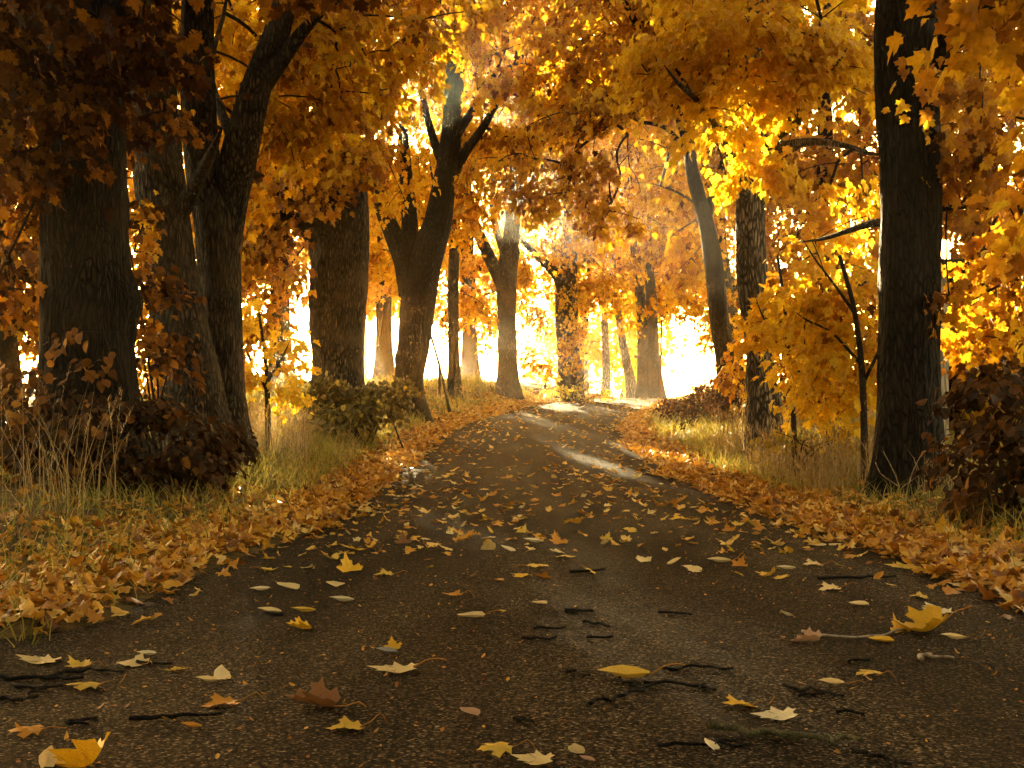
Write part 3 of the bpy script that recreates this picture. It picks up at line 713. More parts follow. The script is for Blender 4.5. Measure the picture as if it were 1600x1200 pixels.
# ---- trees standing in the fields behind the two rows
back = [
    ('maple_tree', 'dark red brown tree seen behind the massive left trunk at the frame edge', -20, 700, 19, [(0, 250, 19, 1.6, 1.5, 2.4, 1.0, .15), (-40, 520, 19, 1.3, 1, .9, .6, .14), (60, 420, 20, 1.0, 1, 1.2, .5, .14), (-50, -50, 19, 3, 2, 2, 1, .16)], .26, 120, 30),
    ('maple_tree', 'orange tree seen in the gap between the leaning and the forked left trunks', 255, 680, 30, [(270, 240, 30, 2.4, 2, 3.4, 1.2, .17), (230, 520, 29, 1.0, 1, 1.2, .6, .16), (350, 330, 31, 1.6, 1.5, 2, 1.0, .17), (300, -50, 30, 4, 3, 3, 1, .2)], .62, 60, 26),
    ('maple_tree', 'olive brown tree behind the bright sapling, left of the thick swollen trunk', 440, 660, 34, [(430, 460, 33, 1.8, 1.5, 1.7, 1.1, .17), (420, 330, 34, 2.4, 2, 2.0, 1.2, .18), (470, 180, 34, 3, 2.5, 2.6, 1.2, .18)], .46, 50, 24),
    ('maple_tree', 'golden tree filling the gap between the swollen trunk and the V-forked trunk', 600, 650, 44, [(600, 400, 44, 2.4, 2, 1.7, 1.1, .2), (590, 250, 44, 3, 2.5, 2.4, 1.2, .2), (640, 90, 44, 4, 3, 3, 1.1, .22)], .82, 40, 22),
    ('maple_tree', 'brown gold tree behind the slim straight trunk of the left row', 735, 640, 50, [(725, 450, 50, 2.2, 2, 1.7, .8, .2), (700, 310, 50, 3.4, 3, 2.6, 1.1, .22), (790, 420, 50, 2.4, 2, 2.2, .9, .2), (780, 180, 50, 4.5, 3, 3.4, 1.1, .22)], .62, 36, 20),
    ('maple_tree', 'tall gold tree high behind the swollen trunk, added far out in the field to block low sun', 560, 640, 62, [(570, 350, 62, 5, 3, 4.4, 1.9, .25), (690, 340, 60, 4.5, 3, 4.5, 1.9, .25), (440, 320, 62, 4, 3, 4.4, 1.6, .25), (600, 80, 60, 7, 4, 5, 1.3, .26), (600, 440, 64, 4, 2, 1.6, 1.4, .24), (740, 440, 64, 3, 2, 1.8, 1.3, .24)], .7, 34, 18),  # whole tree added and thickened to keep sun beams off the road
    ('maple_tree', 'pale orange tree in the open field behind the left edge of the view', -150, 700, 40, [(60, 300, 40, 4, 3, 4, 1.0, .2), (120, 480, 40, 2.4, 2, 1.4, .6, .19), (-20, 560, 38, 1.6, 1.6, 1.0, .5, .18), (150, 50, 40, 5, 3, 4, 1.1, .22)], .5, 50, 24),
    ('maple_tree', 'rusty tree right of the leaning dark trunk, behind the red brown hedge', 1150, 660, 36, [(1085, 440, 36, 1.2, 1, 1.4, .5, .17), (1150, 480, 36, 1.0, 1, 1.4, .7, .17), (1100, 280, 36, 3, 2.5, 2.6, 1.1, .18), (1180, 120, 36, 4, 3, 3.5, 1.1, .2)], .5, 44, 24),
    ('maple_tree', 'dark orange tree behind the two yellow saplings on the right', 1290, 720, 21, [(1290, 400, 21, 1.4, 1.2, 1.4, 1.1, .15), (1240, 560, 21, 1.1, 1, .9, 1.0, .14), (1330, 570, 20, .9, .9, .8, 1.0, .14), (1300, 180, 21, 2.2, 2, 1.6, 1.1, .15), (1280, 30, 21, 3, 2, 1.5, 1.1, .16)], .45, 60, 26),
    ('maple_tree', 'orange tree seen past the right side of the tall near black trunk', 1540, 720, 18, [(1530, 240, 18, 1.3, 1.2, 1.6, 1.1, .14), (1540, 480, 17, 1.0, 1, .9, 1.0, .14), (1600, 560, 17, .9, 1, .8, .9, .14), (1500, 60, 18, 2, 1.5, 1.2, 1.0, .15), (1560, 620, 16.5, .9, .8, .4, .9, .13)], .58, 70, 26),
]
for q, (nm, lb, px, py, d, bl, tn, w, per) in enumerate(back):
    cx = bl[0][0]
    tr = [(px, py + 8, w * .9, d), (px + .15 * (cx - px), 520, w * .65, d), (px + .5 * (cx - px), 330, w * .5, d), (cx, 100, w * .3, d), (cx + 10, -120, w * .12, d)]
    lim = [[(px + .3 * (cx - px), 420, w * .35, d)] + [((px + b[0]) / 2, (b[1] + 420) / 2, w * .22, (d + b[2]) / 2), (b[0], b[1] + 20, w * .12, b[2])] for b in bl[1:3]]
    tree(nm, lb, tr, lim, bl, 'far' if d > 24 else 'mid', tn, M_BARK, BACKG, seed=100 + q * 3, seg=20, step=.16, knots=1, per=per)

# ------------------------------------------------------------------ shrubs
def shrub(name, label, cx, cy, d, blobs, tone, mat=None, lod='round', seed=1, per=22, stems=7, cat='shrub', group=None, thr=.36, droop=.7, **kw):
    global NLEAF
    b = P(cx, cy, d); gz = float(ground_z(b[0], b[1]))
    org = np.array([b[0], b[1], gz])
    root = thing(name, label, cat, tuple(org), group)
    sk = []
    rs = np.random.default_rng(seed)
    for k in range(stems):
        bl = blobs[k % len(blobs)]
        c = P(bl[0], bl[1], bl[2]) + rs.normal(0, .5, 3) * np.array([bl[3], bl[4], bl[5] * .5])
        foot = org + np.array([rs.normal(0, .18), rs.normal(0, .18), -.06])
        mid = foot * .5 + c * .5 + np.array([0, 0, .12])
        pts = [(*foot, .016), (*mid, .011), (*c, .005)]
        me, cc = limb_mesh('stem', pts, 7, .08, org, seed=seed + k)
        link('stem', me, M_TWIG, root)
        sk.append(cc[len(cc) // 4:, :3])
    NLEAF += crown_part(root, org, np.vstack(sk), blobs, lod, tone, mat or M_SHRUB, per=per, thr=thr, seed=seed, tip=.0022, name='foliage', droop=droop, **kw) or 0
    return root

shrub('hazel_shrub', 'dark round leaved shrub heaped around the feet of the left trunks', 240, 775, 11.2,
      [(235, 690, 11.2, .6, .5, .38, 1.5, .095), (300, 690, 11.8, .4, .4, .3, 1.2, .09), (170, 700, 10.9, .35, .4, .35, 1.2, .09), (110, 670, 10.6, .45, .4, .42, 1.4, .09), (20, 650, 11, .55, .4, .45, 1.5, .09), (270, 740, 10.9, .5, .3, .2, 1.1, .09)], .36, seed=201, stems=16, tone_var=.24)
shrub('hazel_shrub', 'shrub with orange tinged leaves climbing between the two left trunks', 235, 720, 12.8,
      [(235, 480, 12.6, .35, .3, .35, .9, .105), (215, 540, 12.6, .3, .3, .3, .8, .10), (290, 560, 12.9, .25, .2, .2, .5, .10), (130, 540, 11.2, .4, .15, .3, .28, .10), (215, 325, 12.4, .3, .2, .18, .5, .10)], .62, seed=205, stems=8)
shrub('hazel_shrub', 'broad olive bush around the swollen trunk, glowing in the haze', 560, 668, 20,
      [(520, 620, 20, .55, .5, .34, 2.0, .10), (590, 625, 20, .5, .5, .36, 2.0, .10), (475, 600, 20.5, .3, .3, .25, .9, .10), (560, 645, 19.3, .8, .4, .16, 1.0, .10), (620, 610, 21.5, .35, .3, .2, .8, .10)], .45, M_HAZEL, seed=209, stems=12, lanes=False)
shrub('hazel_shrub', 'dark drooping shrub with big round leaves at the right frame edge', 1600, 850, 8.8,
      [(1580, 650, 8.8, .42, .5, .36, 1.4, .085), (1560, 740, 8.8, .36, .5, .32, 1.4, .085), (1520, 700, 9.3, .22, .3, .24, 1.1, .08), (1620, 560, 9.0, .3, .4, .3, 1.0, .085), (1500, 790, 9.0, .2, .3, .14, .9, .08), (1600, 800, 8.4, .3, .4, .2, 1.2, .085), (1650, 700, 8.6, .4, .5, .4, 1.0, .085)], .44, seed=213, stems=18, tone_var=.24)
shrub('low_hedge', 'red brown low hedge mounded under the leaning dark trunk', 1110, 668, 24,
      [(1095, 632, 23.5, .55, .8, .36, 1.9, .07), (1140, 618, 22.5, .5, .8, .40, 1.9, .07), (1060, 640, 25, .42, .8, .24, 1.8, .07), (1150, 650, 20.5, .45, .6, .3, 1.6, .07), (1105, 660, 21.5, .5, .5, .2, 1.6, .07)], .50, seed=217, stems=12, lod='oval', cat='hedge', per=34)
shrub('weed_clump', 'yellow leafed weeds crowded in the straw grass between saplings and grey trunk', 1270, 740, 13.8,
      [(1250, 690, 13.9, .5, .3, .16, .7, .075), (1310, 690, 13.4, .4, .3, .16, .7, .075)], .95, mat=M_HAZEL, seed=221, stems=10, lod='oval', cat='weeds')
shrub('weed_clump', 'gold green weeds at the foot of the ivy covered trunk', 910, 640, 39,
      [(915, 610, 39.5, 1.0, .6, .3, 1.0, .11), (860, 600, 41, .6, .5, .35, .7, .11)], 1.0, mat=M_HAZEL, seed=225, stems=8, lod='oval', cat='weeds')

# ------------------------------------------------------------------ grass
def blades(name, label, pos, h, lean, width, tone, mat, seed=0, heads=0.0):
    rs = np.random.default_rng(seed)
    n = len(pos)
    a = rs.uniform(0, 2 * np.pi, n)
    ld = np.column_stack([np.cos(a), np.sin(a), np.zeros(n)])
    b = rs.uniform(0, 2 * np.pi, n)
    sd = np.column_stack([np.cos(b), np.sin(b), np.zeros(n)])
    t = np.array([0, .35, .7, 1.0])
    wv = np.array([1, .85, .5, .0])
    if heads:
        # plumes: short bristles round the upper quarter of some stalks
        k = np.nonzero(rs.uniform(0, 1, n) < heads)[0]
        q = np.repeat(k, 9); u_ = np.tile(np.linspace(.74, 1.0, 9), len(k))
        hp = pos[q] + ld[q] * (lean * h)[q, None] * (u_ ** 2)[:, None] + np.array([0, 0, 1.]) * (h[q] * (u_ - .25 * lean[q] * u_ ** 2))[:, None]
        a2 = rs.uniform(0, 2 * np.pi, len(q))
        pos = np.vstack([pos, hp]); m2 = len(q)
        ld = np.vstack([ld, np.column_stack([np.cos(a2), np.sin(a2), np.zeros(m2)])]); b3 = rs.uniform(0, 6.28, m2)
        sd = np.vstack([sd, np.column_stack([np.cos(b3), np.sin(b3), np.zeros(m2)])])
        h = np.concatenate([h, rs.uniform(.03, .06, m2)]); lean = np.concatenate([lean, rs.uniform(.3, .9, m2)])
        width = np.concatenate([width, width[q] * 1.7]); tone = np.concatenate([tone, np.clip(tone[q] - .15, 0, 1)]); n += m2
    C = pos[:, None] + ld[:, None] * (lean * h)[:, None, None] * (t ** 2)[None, :, None] + np.array([0, 0, 1.]) * (h[:, None] * (t - .25 * lean[:, None] * t ** 2))[..., None]
    Lf = C - sd[:, None] * (width[:, None] * wv)[..., None] / 2
    Rt = C + sd[:, None] * (width[:, None] * wv)[..., None] / 2
    V = np.concatenate([Lf[:, :3], Rt[:, :3], C[:, 3:4]], 1)     # 7 verts
    base = (np.arange(n) * 7)[:, None]
    tri = np.array([[0, 3, 4], [0, 4, 1], [1, 4, 5], [1, 5, 2], [2, 5, 6]])
    f = (tri[None] + base[:, None]).reshape(-1, 3)
    me = mesh_faces(name, V.reshape(-1, 3), f, True)
    at = me.attributes.new('tone', 'FLOAT', 'FACE')
    at.data.foreach_set('value', np.repeat(np.clip(tone, 0, 1), 5).astype(np.float32))
    o = link(name, me, mat)
    return tag(o, label, 'grass', kind='stuff')

def verge_points(n, side, d0, d1, t0, t1, seed, power=1.0):
    rs = np.random.default_rng(seed)
    d = d0 + (d1 - d0) * rs.uniform(0, 1, n) ** power
    t = rs.uniform(t0, t1, n)
    x = road_c(d) + side * (HW + t)
    return x, d, t, rs

def on_ground(x, d): return np.column_stack([x, d, ground_z(x, d)])

# short verge grass
Pp = []; Hh = []; Tt = []
for side, n in ((-1, 46000), (1, 40000)):
    x, d, t, rs = verge_points(n, side, 4.5, 42, .25, 6.5, 300 + side, 1.7)
    dens = vnoise2(x * 1.1, d * .6, 21)
    k = (dens > .30) & (rs.uniform(0, 1, n) < smoothstep((t - .15) / .8) * np.where((d < 10) & (side < 0), .45, 1))
    x, d, t = x[k], d[k], t[k]
    Pp.append(on_ground(x, d))
    Hh.append((.07 + .16 * rs.uniform(0, 1, len(x)) ** 2) * (.8 + .6 * vnoise2(x, d, 22)) * (1 + .012 * d))
    g = vnoise2(x * .7, d * .35, 23)
    Tt.append(.58 + .5 * (g - .45) + rs.normal(0, .2, len(x)))
for side in (-1, 1):
    x, d, t, rs = verge_points(9000, side, 12.5, 27, .55, 3.4, 330 + side)
    k = vnoise2(x * 1.6, d * .8, 27) > .34
    x, d, t = x[k], d[k], t[k]
    Pp.append(on_ground(x, d)); Hh.append(.14 + .2 * rs.uniform(0, 1, len(x)))
    Tt.append(.72 + rs.normal(0, .16, len(x)))
Pp = np.vstack(Pp); Hh = np.concatenate(Hh); Tt = np.concatenate(Tt)
blades('grass', 'short green to straw coloured grass on both verges', Pp, Hh, rng.uniform(.2, 1.1, len(Pp)), .006 + .0003 * Pp[:, 1], Tt, M_GRASS, 31)

# tall dry grass
def patch(px0, px1, d0, d1, n, h0, h1, seed):
    rs = np.random.default_rng(seed)
    d = rs.uniform(d0, d1, n); x = (rs.uniform(px0, px1, n) - 800) / F * d
    k = (vnoise2(x * 2.2, d * 1.3, seed) > .35) & (np.abs(x - road_c(d)) > HW + .7)
    x, d = x[k], d[k]
    return on_ground(x, d), rs.uniform(h0, h1, len(x))
tall = [patch(-60, 190, 8.2, 10.4, 170, .4, 1.05, 41), patch(370, 480, 15, 18.5, 1000, .3, .72, 42), patch(1110, 1230, 14, 20, 1300, .3, .72, 43), patch(1180, 1375, 11.8, 15, 1700, .25, .62, 44),
        patch(620, 800, 24, 40, 700, .2, .5, 45), patch(440, 660, 18, 22, 700, .2, .5, 46), patch(1440, 1560, 10, 12, 250, .2, .5, 47), patch(0, 330, 11, 16, 900, .2, .6, 48)]
tp = np.vstack([a for a, b in tall]); th = np.concatenate([b for a, b in tall])
blades('dry_grass', 'tall straw coloured dry grass standing at the feet of the trees', tp, th, np.abs(rng.normal(0, .5, len(tp))), .0035 + .00022 * tp[:, 1], rng.uniform(0, 1, len(tp)), M_STRAW, 51, .22)

# ------------------------------------------------------------------ leaf litter
def flat_leaves(x, d, z, size, tone, name, label, tilt=.35, lod='mid', seed=0):
    rs = np.random.default_rng(seed)
    n = len(x)
    a = rs.uniform(0, 2 * np.pi, n)
    ax = np.column_stack([np.cos(a), np.sin(a), rs.normal(0, tilt * .6, n)])
    nr = np.column_stack([rs.normal(0, tilt, n), rs.normal(0, tilt, n), np.ones(n)])
    flip = rs.uniform(0, 1, n) < .5
    nr[flip] *= -1
    me = leaf_mesh(name, lod, np.column_stack([x, d, z]), ax, nr, size, tone, M_LITTER, curls=((.3, .2, .2), (-.35, -.25, .2), (.5, -.5, .3), (-.5, .5, -.3), (.1, .1, 0), (.7, .3, -.4)))
    o = link(name, me, None)
    return tag(o, label, 'leaf litter', kind='stuff')

LX = []; LD = []; LT = []
for side, n, wid in ((-1, 19000, 1.6), (1, 17000, 1.4)):
    rs = np.random.default_rng(400 + side)
    d = 4.3 + 45 * rs.uniform(0, 1, n) ** 1.5
    t = rs.gamma(2.0, .30, n) * wid * np.where(d > 9, .55, .75) - np.where(d > 12, .16, .04)
    clumpy = vnoise2(d * 1.1, t * 3, 61)
    t = t - .25 * (vnoise2(d * .8, d * 0, 62 + side) - .5) + (hw_left(d) - HW) * (side < 0)
    k = (rs.uniform(0, 1, n) < .35 + .9 * clumpy) & (t < 5) & ((t < .75) | (d < 12) | (d > 28) | (rs.uniform(0, 1, n) < .35))
    LX.append((road_c(d) + side * (HW + t))[k]); LD.append(d[k]); LT.append((t - (hw_left(d) - HW) * (side < 0))[k])
for side in (-1, 1):
    rs = np.random.default_rng(420 + side)
    d = 4.4 + 30 * rs.uniform(0, 1, 600) ** 1.3; t = .2 - np.abs(rs.normal(0, .2, 600))
    LX.append(road_c(d) + side * (HW + t) - (side < 0) * (hw_left(d) - HW)); LD.append(d); LT.append(t)
rs = np.random.default_rng(409)
n = 2800
for side in (-1, 1):
    d = 6 + 36 * rs.uniform(0, 1, n) ** 1.3; t = rs.uniform(.5, 5.5, n)
    LX.append(road_c(d) + side * (HW + t)); LD.append(d); LT.append(t)
LX = np.concatenate(LX); LD = np.concatenate(LD); LT = np.concatenate(LT)
LZ = np.where(LT < -.05, road_surf(LX, LD) + .010, ground_z(LX, LD) + .02) + rng.uniform(0, .035, len(LX)) * np.clip(1.2 - np.abs(LT - .4), 0, 1)
tn = .66 + .24 * rng.normal(0, 1, len(LX)) - .14 * np.clip(LT - .6, 0, 2) - .38 * (rng.uniform(0, 1, len(LX)) < .22)
flat_leaves(LX, LD, LZ, rng.uniform(.034, .078, len(LX)) * (1 + .014 * LD), tn, 'leaf_litter', 'thick orange and yellow fallen leaves banked along both road edges', .32, 'mid', 71)
# crumbs of broken leaf on the asphalt
n = 2600
d = 2.6 + 20 * rng.uniform(0, 1, n) ** 1.2; u = np.sign(rng.normal(size=n)) * rng.uniform(0, 1, n) ** .6
x = road_c(d) + HW * u
flat_leaves(x, d, road_surf(x, d) + .003, rng.uniform(.006, .022, n), rng.uniform(.1, .8, n), 'leaf_crumbs', 'crumbs of broken leaf strewn over the asphalt', .2, 'oval', 73)
# small scattered leaves far up the road
n = 1300
d = 7.5 + 40 * rng.uniform(0, 1, n) ** 1.15; u = np.sign(rng.normal(size=n)) * rng.uniform(0, 1, n) ** .7
x = road_c(d) + HW * u
flat_leaves(x, d, road_surf(x, d) + .012, rng.uniform(.03, .10, n), rng.uniform(.5, 1.15, n), 'scattered_leaf_litter', 'small yellow leaves scattered up the length of the road', .16, 'mid', 72)


# ------------------------------------------------------------------ single fallen leaves
def fallen_mesh(kind, curl, fold, cup, seed):
    h = HALF[kind]
    out = np.array([(0.0, 0.0)] + h + [(0.0, 1.04)] + [(-x, y) for x, y in reversed(h)])
    rs = np.random.default_rng(seed)
    out = out * (1 + rs.normal(0, .05, out.shape))
    c = np.array([0, .34]); k = len(out)
    rings = [c[None]] + [c + (out - c) * f for f in (.35, .7, 1.0)]
    p = np.vstack(rings)
    r = np.linalg.norm(p - c, axis=1)
    z = curl * (p[:, 1] - .3) ** 2 + fold * np.abs(p[:, 0]) + cup * r ** 2 + .05 * np.sin(p[:, 0] * 9 + seed) * r + .05 * np.sin(p[:, 1] * 8 + seed * 2) * r + rs.normal(0, .012, len(p))
    v = np.column_stack([p[:, 0], p[:, 1] - .4, z])
    f = [(0, 1 + i, 1 + (i + 1) % k) for i in range(k)]
    for q in range(2):
        a = 1 + q * k; b = a + k
        for i in range(k):
            j = (i + 1) % k
            f += [(a + i, b + i, b + j), (a + i, b + j, a + j)]
    v[:, 2] -= v[:, 2].min()
    return mesh_faces('fallen_leaf', v, np.array(f), True)

def stalk_mesh(seed, L=.75, r=.014):
    rs = np.random.default_rng(seed)
    b = rs.uniform(-.35, .35)
    pts = [(0, -.38, .04, r), (b * .4, -.38 - L * .4, .09 + rs.uniform(0, .12), r), (b, -.38 - L * .75, .05 + rs.uniform(0, .28), r * .9), (b * 1.6, -.38 - L, rs.uniform(.02, .4), r * 1.2)]
    me, _ = limb_mesh('stem', [tuple(p) for p in pts], 6, .12, np.zeros(3), rough=0)
    me.materials.append(M_FALLEN)
    return me

FL = [('near', .12, .05, .08), ('near', -.10, .16, .10), ('near', .35, .10, .15), ('near', -.28, -.22, .05), ('near', .2, .55, .1), ('round', .12, .22, .1), ('oval', .2, .5, .05), ('near', .05, -.1, -.12)]
LEAFM = []
for q, a in enumerate(FL):
    me = fallen_mesh(*a, q + 1); me.materials.append(M_FALLEN); LEAFM.append(me)
CRUMPLE = fallen_mesh('near', .75, .55, .25, 31); CRUMPLE.materials.append(M_FALLEN)
STALKM = [stalk_mesh(q) for q in range(6)]
TONES = {'yellow': (.74, .48, .06), 'orange': (.62, .27, .02), 'pale': (.80, .62, .28), 'white': (.80, .69, .42), 'brown': (.26, .12, .04), 'pink': (.52, .33, .20), 'grey': (.30, .29, .27), 'gold': (.80, .46, .02)}

def fallen(px, py, wpx, tone, var, label, group=None, stem=None, rot=None, tilt=(0, 0), lift=0., rs=rng):
    p = G(px, py)
    s = wpx * p[1] / F / 1.15
    o = bpy.data.objects.new('fallen_leaf', var if not isinstance(var, int) else LEAFM[var])
    COL.objects.link(o)
    z = road_surf(p[0], p[1]) + .004 if -hw_left(p[1]) < p[0] - road_c(p[1]) < HW else p[2] + .02
    o.location = (p[0], p[1], float(z) + lift)
    o.scale = (s, s, s)
    o.rotation_euler = (R(tilt[0]) + rs.normal(0, .05), R(tilt[1]) + rs.normal(0, .05), rot if rot is not None else rs.uniform(0, 6.28))
    c = np.array(TONES[tone]) * rs.uniform(.85, 1.1)
    o.color = (*c, 1)
    tag(o, label, 'leaf', group)
    if stem is not None:
        st = bpy.data.objects.new('stem', STALKM[stem % len(STALKM)])
        st.color = (*(np.array(TONES['orange']) * .8), 1); st.parent = o
        COL.objects.link(st)
    return o

HG = 'fallen leaves lying on the near asphalt'
hand = [
 (140, 1196, 105, 'gold', 'C', 'biggest crumpled golden maple leaf standing up in the lower left corner', None, 1.2, (-42, 8)),
 (72, 1192, 55, 'pale', 6, 'narrow pale curled leaf leaning against the biggest crumpled golden leaf', None, .3, (35, 20)),
 (40, 1141, 62, 'orange', 3, 'orange leaf with a long stem pointing right, above the corner leaf', 0, 1.9, (0, 0)),
 (345, 1102, 66, 'orange', 1, 'orange leaf with curved stem lying below the pale upright leaf on the left', 2, 2.0, (0, 0)),
 (490, 1104, 90, 'brown', 4, 'large dull brown curled leaf left of centre, the only brown one nearby', 3, 1.5, (10, 0)),
 (540, 1141, 66, 'yellow', 1, 'yellow leaf with a hooked stem just below the large brown curled leaf', 4, 1.7, (5, 0)),
 (302, 1137, 38, 'orange', 6, 'tiny narrow orange leaf between a bark covered twig and the corner leaf', None, 1.6, (0, 0)),
 (346, 1058, 34, 'white', 5, 'small whitish leaf standing upright on its edge, left side of the road', None, .5, (62, 10)),
 (328, 1064, 40, 'pale', 6, 'thin pale leaf lying at the foot of the small upright whitish leaf', 2, 1.7, (0, 0)),
 (618, 1049, 80, 'pale', 0, 'broad pale yellow leaf lying flat with its stem to the right, left of centre', 5, 1.6, (0, 0)),
 (614, 1012, 30, 'gold', 2, 'golden leaf fragment resting on top of the blue grey leaf', None, .2, (20, 0)),
 (608, 1021, 38, 'grey', 6, 'blue grey underside of a leaf beneath the golden fragment', None, 1.5, (0, 0)),
 (128, 1070, 66, 'yellow', 3, 'yellow leaf with a stem lying beside the black twigs at the left edge', 1, 1.9, (0, 0)),
 (276, 1045, 36, 'yellow', 0, 'small yellow leaf lying alone right of the black twigs', 2, .4, (0, 0)),
 (205, 1033, 58, 'pale', 1, 'pale leaf with raised stem in front of the left leaf bank', 3, 1.2, (0, 0)),
 (232, 1019, 36, 'white', 6, 'whitish narrow leaf just behind the pale leaf with the raised stem', None, 1.4, (0, 0)),
 (122, 1034, 44, 'yellow', 2, 'yellow curled leaf close to the lower edge of the left leaf bank', 4, .9, (0, 0)),
 (62, 1025, 72, 'pale', 0, 'wide pale leaf lying flat at the left frame edge below the leaf bank', None, 1.5, (0, 0)),
 (467, 982, 42, 'gold', 4, 'folded golden leaf with its tip up and a long arching stem', 0, 1.9, (15, 0)),
 (425, 956, 42, 'pale', 6, 'pale sliver of a leaf, left one of a pair behind the folded golden leaf', None, 1.5, (0, 0)),
 (478, 956, 44, 'yellow', 6, 'yellow sliver of a leaf, right one of a pair behind the folded golden leaf', None, 1.6, (0, 0)),
 (538, 940, 44, 'white', 6, 'white sliver of a leaf lying alone right of the pair of slivers', None, 1.55, (0, 0)),
 (452, 917, 40, 'pale', 5, 'pale leaf with an upturned tip, right one of two beside the left bank', None, 1.2, (10, 0)),
 (410, 920, 36, 'white', 6, 'white leaf beside the pale leaf with the upturned tip', None, 1.6, (0, 0)),
 (524, 914, 36, 'pale', 5, 'pale flat leaf directly in front of the upright yellow maple leaf', None, .3, (0, 0)),
 (545, 890, 48, 'gold', 2, 'yellow maple leaf standing up with spread points left of the road middle', 0, .7, (38, 0)),
 (553, 858, 46, 'gold', 0, 'golden leaf just behind the upright yellow maple leaf', 1, 1.8, (8, 0)),
 (600, 898, 36, 'yellow', 1, 'yellow leaf with a trailing stem, right of the upright yellow maple leaf', 3, 1.7, (0, 0)),
 (740, 967, 46, 'pale', 5, 'smooth pale leaf with a stem arched over it near the road middle', 5, 1.5, (0, 0)),
 (785, 958, 14, 'yellow', 5, 'tiny round yellow leaf right of the smooth pale leaf', None, .2, (0, 0)),
 (736, 1118, 36, 'pink', 5, 'small plump beige leaf alone in the middle foreground', None, 1.1, (12, 0)),
 (772, 1182, 64, 'yellow', 3, 'yellow leaf with stem at the bottom edge left of the middle', 2, 1.9, (0, 0)),
 (836, 1197, 70, 'pale', 0, 'pale leaf cut by the bottom edge of the view near the middle', None, 1.4, (0, 0)),
 (705, 931, 36, 'orange', 1, 'faded orange leaf behind the smooth pale leaf with arched stem', 4, .8, (0, 0)),
 (900, 1183, 34, 'white', 5, 'white cupped leaf standing at the bottom edge right of the middle', None, 2.8, (50, 0)),
 (845, 946, 26, 'pale', 5, 'small pale leaf with a reddish tip on the road middle', None, 1.2, (0, 0)),
 (840, 889, 40, 'yellow', 3, 'yellow leaf with a stem to the left behind the small pale leaf', 0, 4.4, (0, 0)),
 (872, 850, 36, 'orange', 2, 'deep orange leaf with raised points, middle of the road', None, .5, (22, 0)),
 (836, 849, 34, 'white', 6, 'white thin leaf touching the left of the deep orange leaf', 2, 1.4, (0, 0)),
 (815, 902, 36, 'gold', 7, 'golden flat leaf left of the yellow leaf with a stem', None, .9, (0, 0)),
 (1112, 1173, 30, 'white', 5, 'small white dome shaped leaf touching the lichen covered stick', None, .9, (35, 0)),
 (1155, 1105, 62, 'gold', 1, 'golden orange leaf with a stem to the right, above the lichen covered stick', 1, 1.9, (6, 0)),
 (1214, 1123, 74, 'white', 0, 'largest whitish flat leaf, right of the golden orange leaf above the stick', None, 1.5, (0, 0)),
 (985, 1061, 92, 'yellow', 6, 'long yellow leaf lying across a forked dark twig', 5, 1.6, (0, 0)),
 (1304, 1071, 44, 'pale', 6, 'pale leaf with a stem rising straight up from it', 3, 1.4, (0, 0)),
 (1358, 1055, 44, 'yellow', 3, 'yellow leaf with stem up, right of the pale leaf with the rising stem', 4, .3, (0, 0)),
 (1262, 1006, 52, 'pink', 4, 'dull pinkish tent shaped leaf right of the middle', None, 1.1, (-10, 0)),
 (1380, 1003, 42, 'gold', 5, 'bright yellow oval leaf in front of the big golden leaf pile', None, 1.4, (0, 0)),
 (1452, 986, 84, 'gold', 'C', 'big golden crumpled leaf, right half of the bright pair on the right', 0, 1.7, (-25, 0)),
 (1405, 986, 44, 'gold', 2, 'golden leaf, left half of the bright pair on the right', 2, .6, (38, 0)),
 (1228, 964, 26, 'white', 5, 'small white leaf with a dark red tip right of the middle', None, 2.2, (25, 0)),
 (1345, 946, 34, 'pale', 5, 'pale leaf lying behind the pinkish tent shaped leaf', None, 1.5, (0, 0)),
 (1465, 954, 56, 'white', 0, 'white leaf lying directly behind the big golden crumpled leaf', None, .4, (10, 0)),
 (1495, 998, 46, 'pale', 6, 'thin pale leaf with a stem in front of the big golden crumpled leaf', 1, 1.6, (0, 0)),
 (1296, 921, 40, 'pale', 1, 'pale leaf with a rising stem near the right leaf bank', 3, 1.7, (0, 0)),
 (1410, 884, 52, 'yellow', 0, 'broad yellow leaf at the edge of the right leaf bank', None, 1.5, (0, 0)),
 (1137, 830, 22, 'orange', 2, 'small orange leaf standing up near the right leaf bank', None, .4, (55, 0)),
 (1505, 911, 44, 'pale', 0, 'pale wide leaf between the right leaf bank and the big golden leaf', 4, 1.2, (0, 0)),
 (1436, 931, 34, 'yellow', 1, 'yellow leaf in front of the pale wide leaf on the right', None, 1.2, (0, 0)),
 (1270, 882, 36, 'pale', 1, 'pale leaf with a bent stem, upper one of two left of the broad yellow leaf', 2, 1.7, (0, 0)),
 (1232, 890, 34, 'white', 6, 'white sliver of a leaf left of the pale leaf with a bent stem', None, 1.5, (0, 0)),
 (1128, 880, 42, 'pale', 6, 'pale long leaf lying alone right of the road middle', 4, 1.55, (0, 0)),
 (1472, 845, 56, 'gold', 2, 'large bright yellow maple leaf standing up on top of the right leaf bank', None, .2, (60, 0)),
 (1060, 812, 32, 'gold', 1, 'golden leaf with a stem right of the road middle, before the right bank', 0, 1.7, (0, 0)),
 (795, 862, 26, 'white', 5, 'small white leaf left of the deep orange leaf', None, 1.2, (18, 0)),
 (920, 1198, 30, 'pink', 6, 'beige leaf tip at the very bottom edge beside the white cupped leaf', None, 1.0, (0, 0)),
]
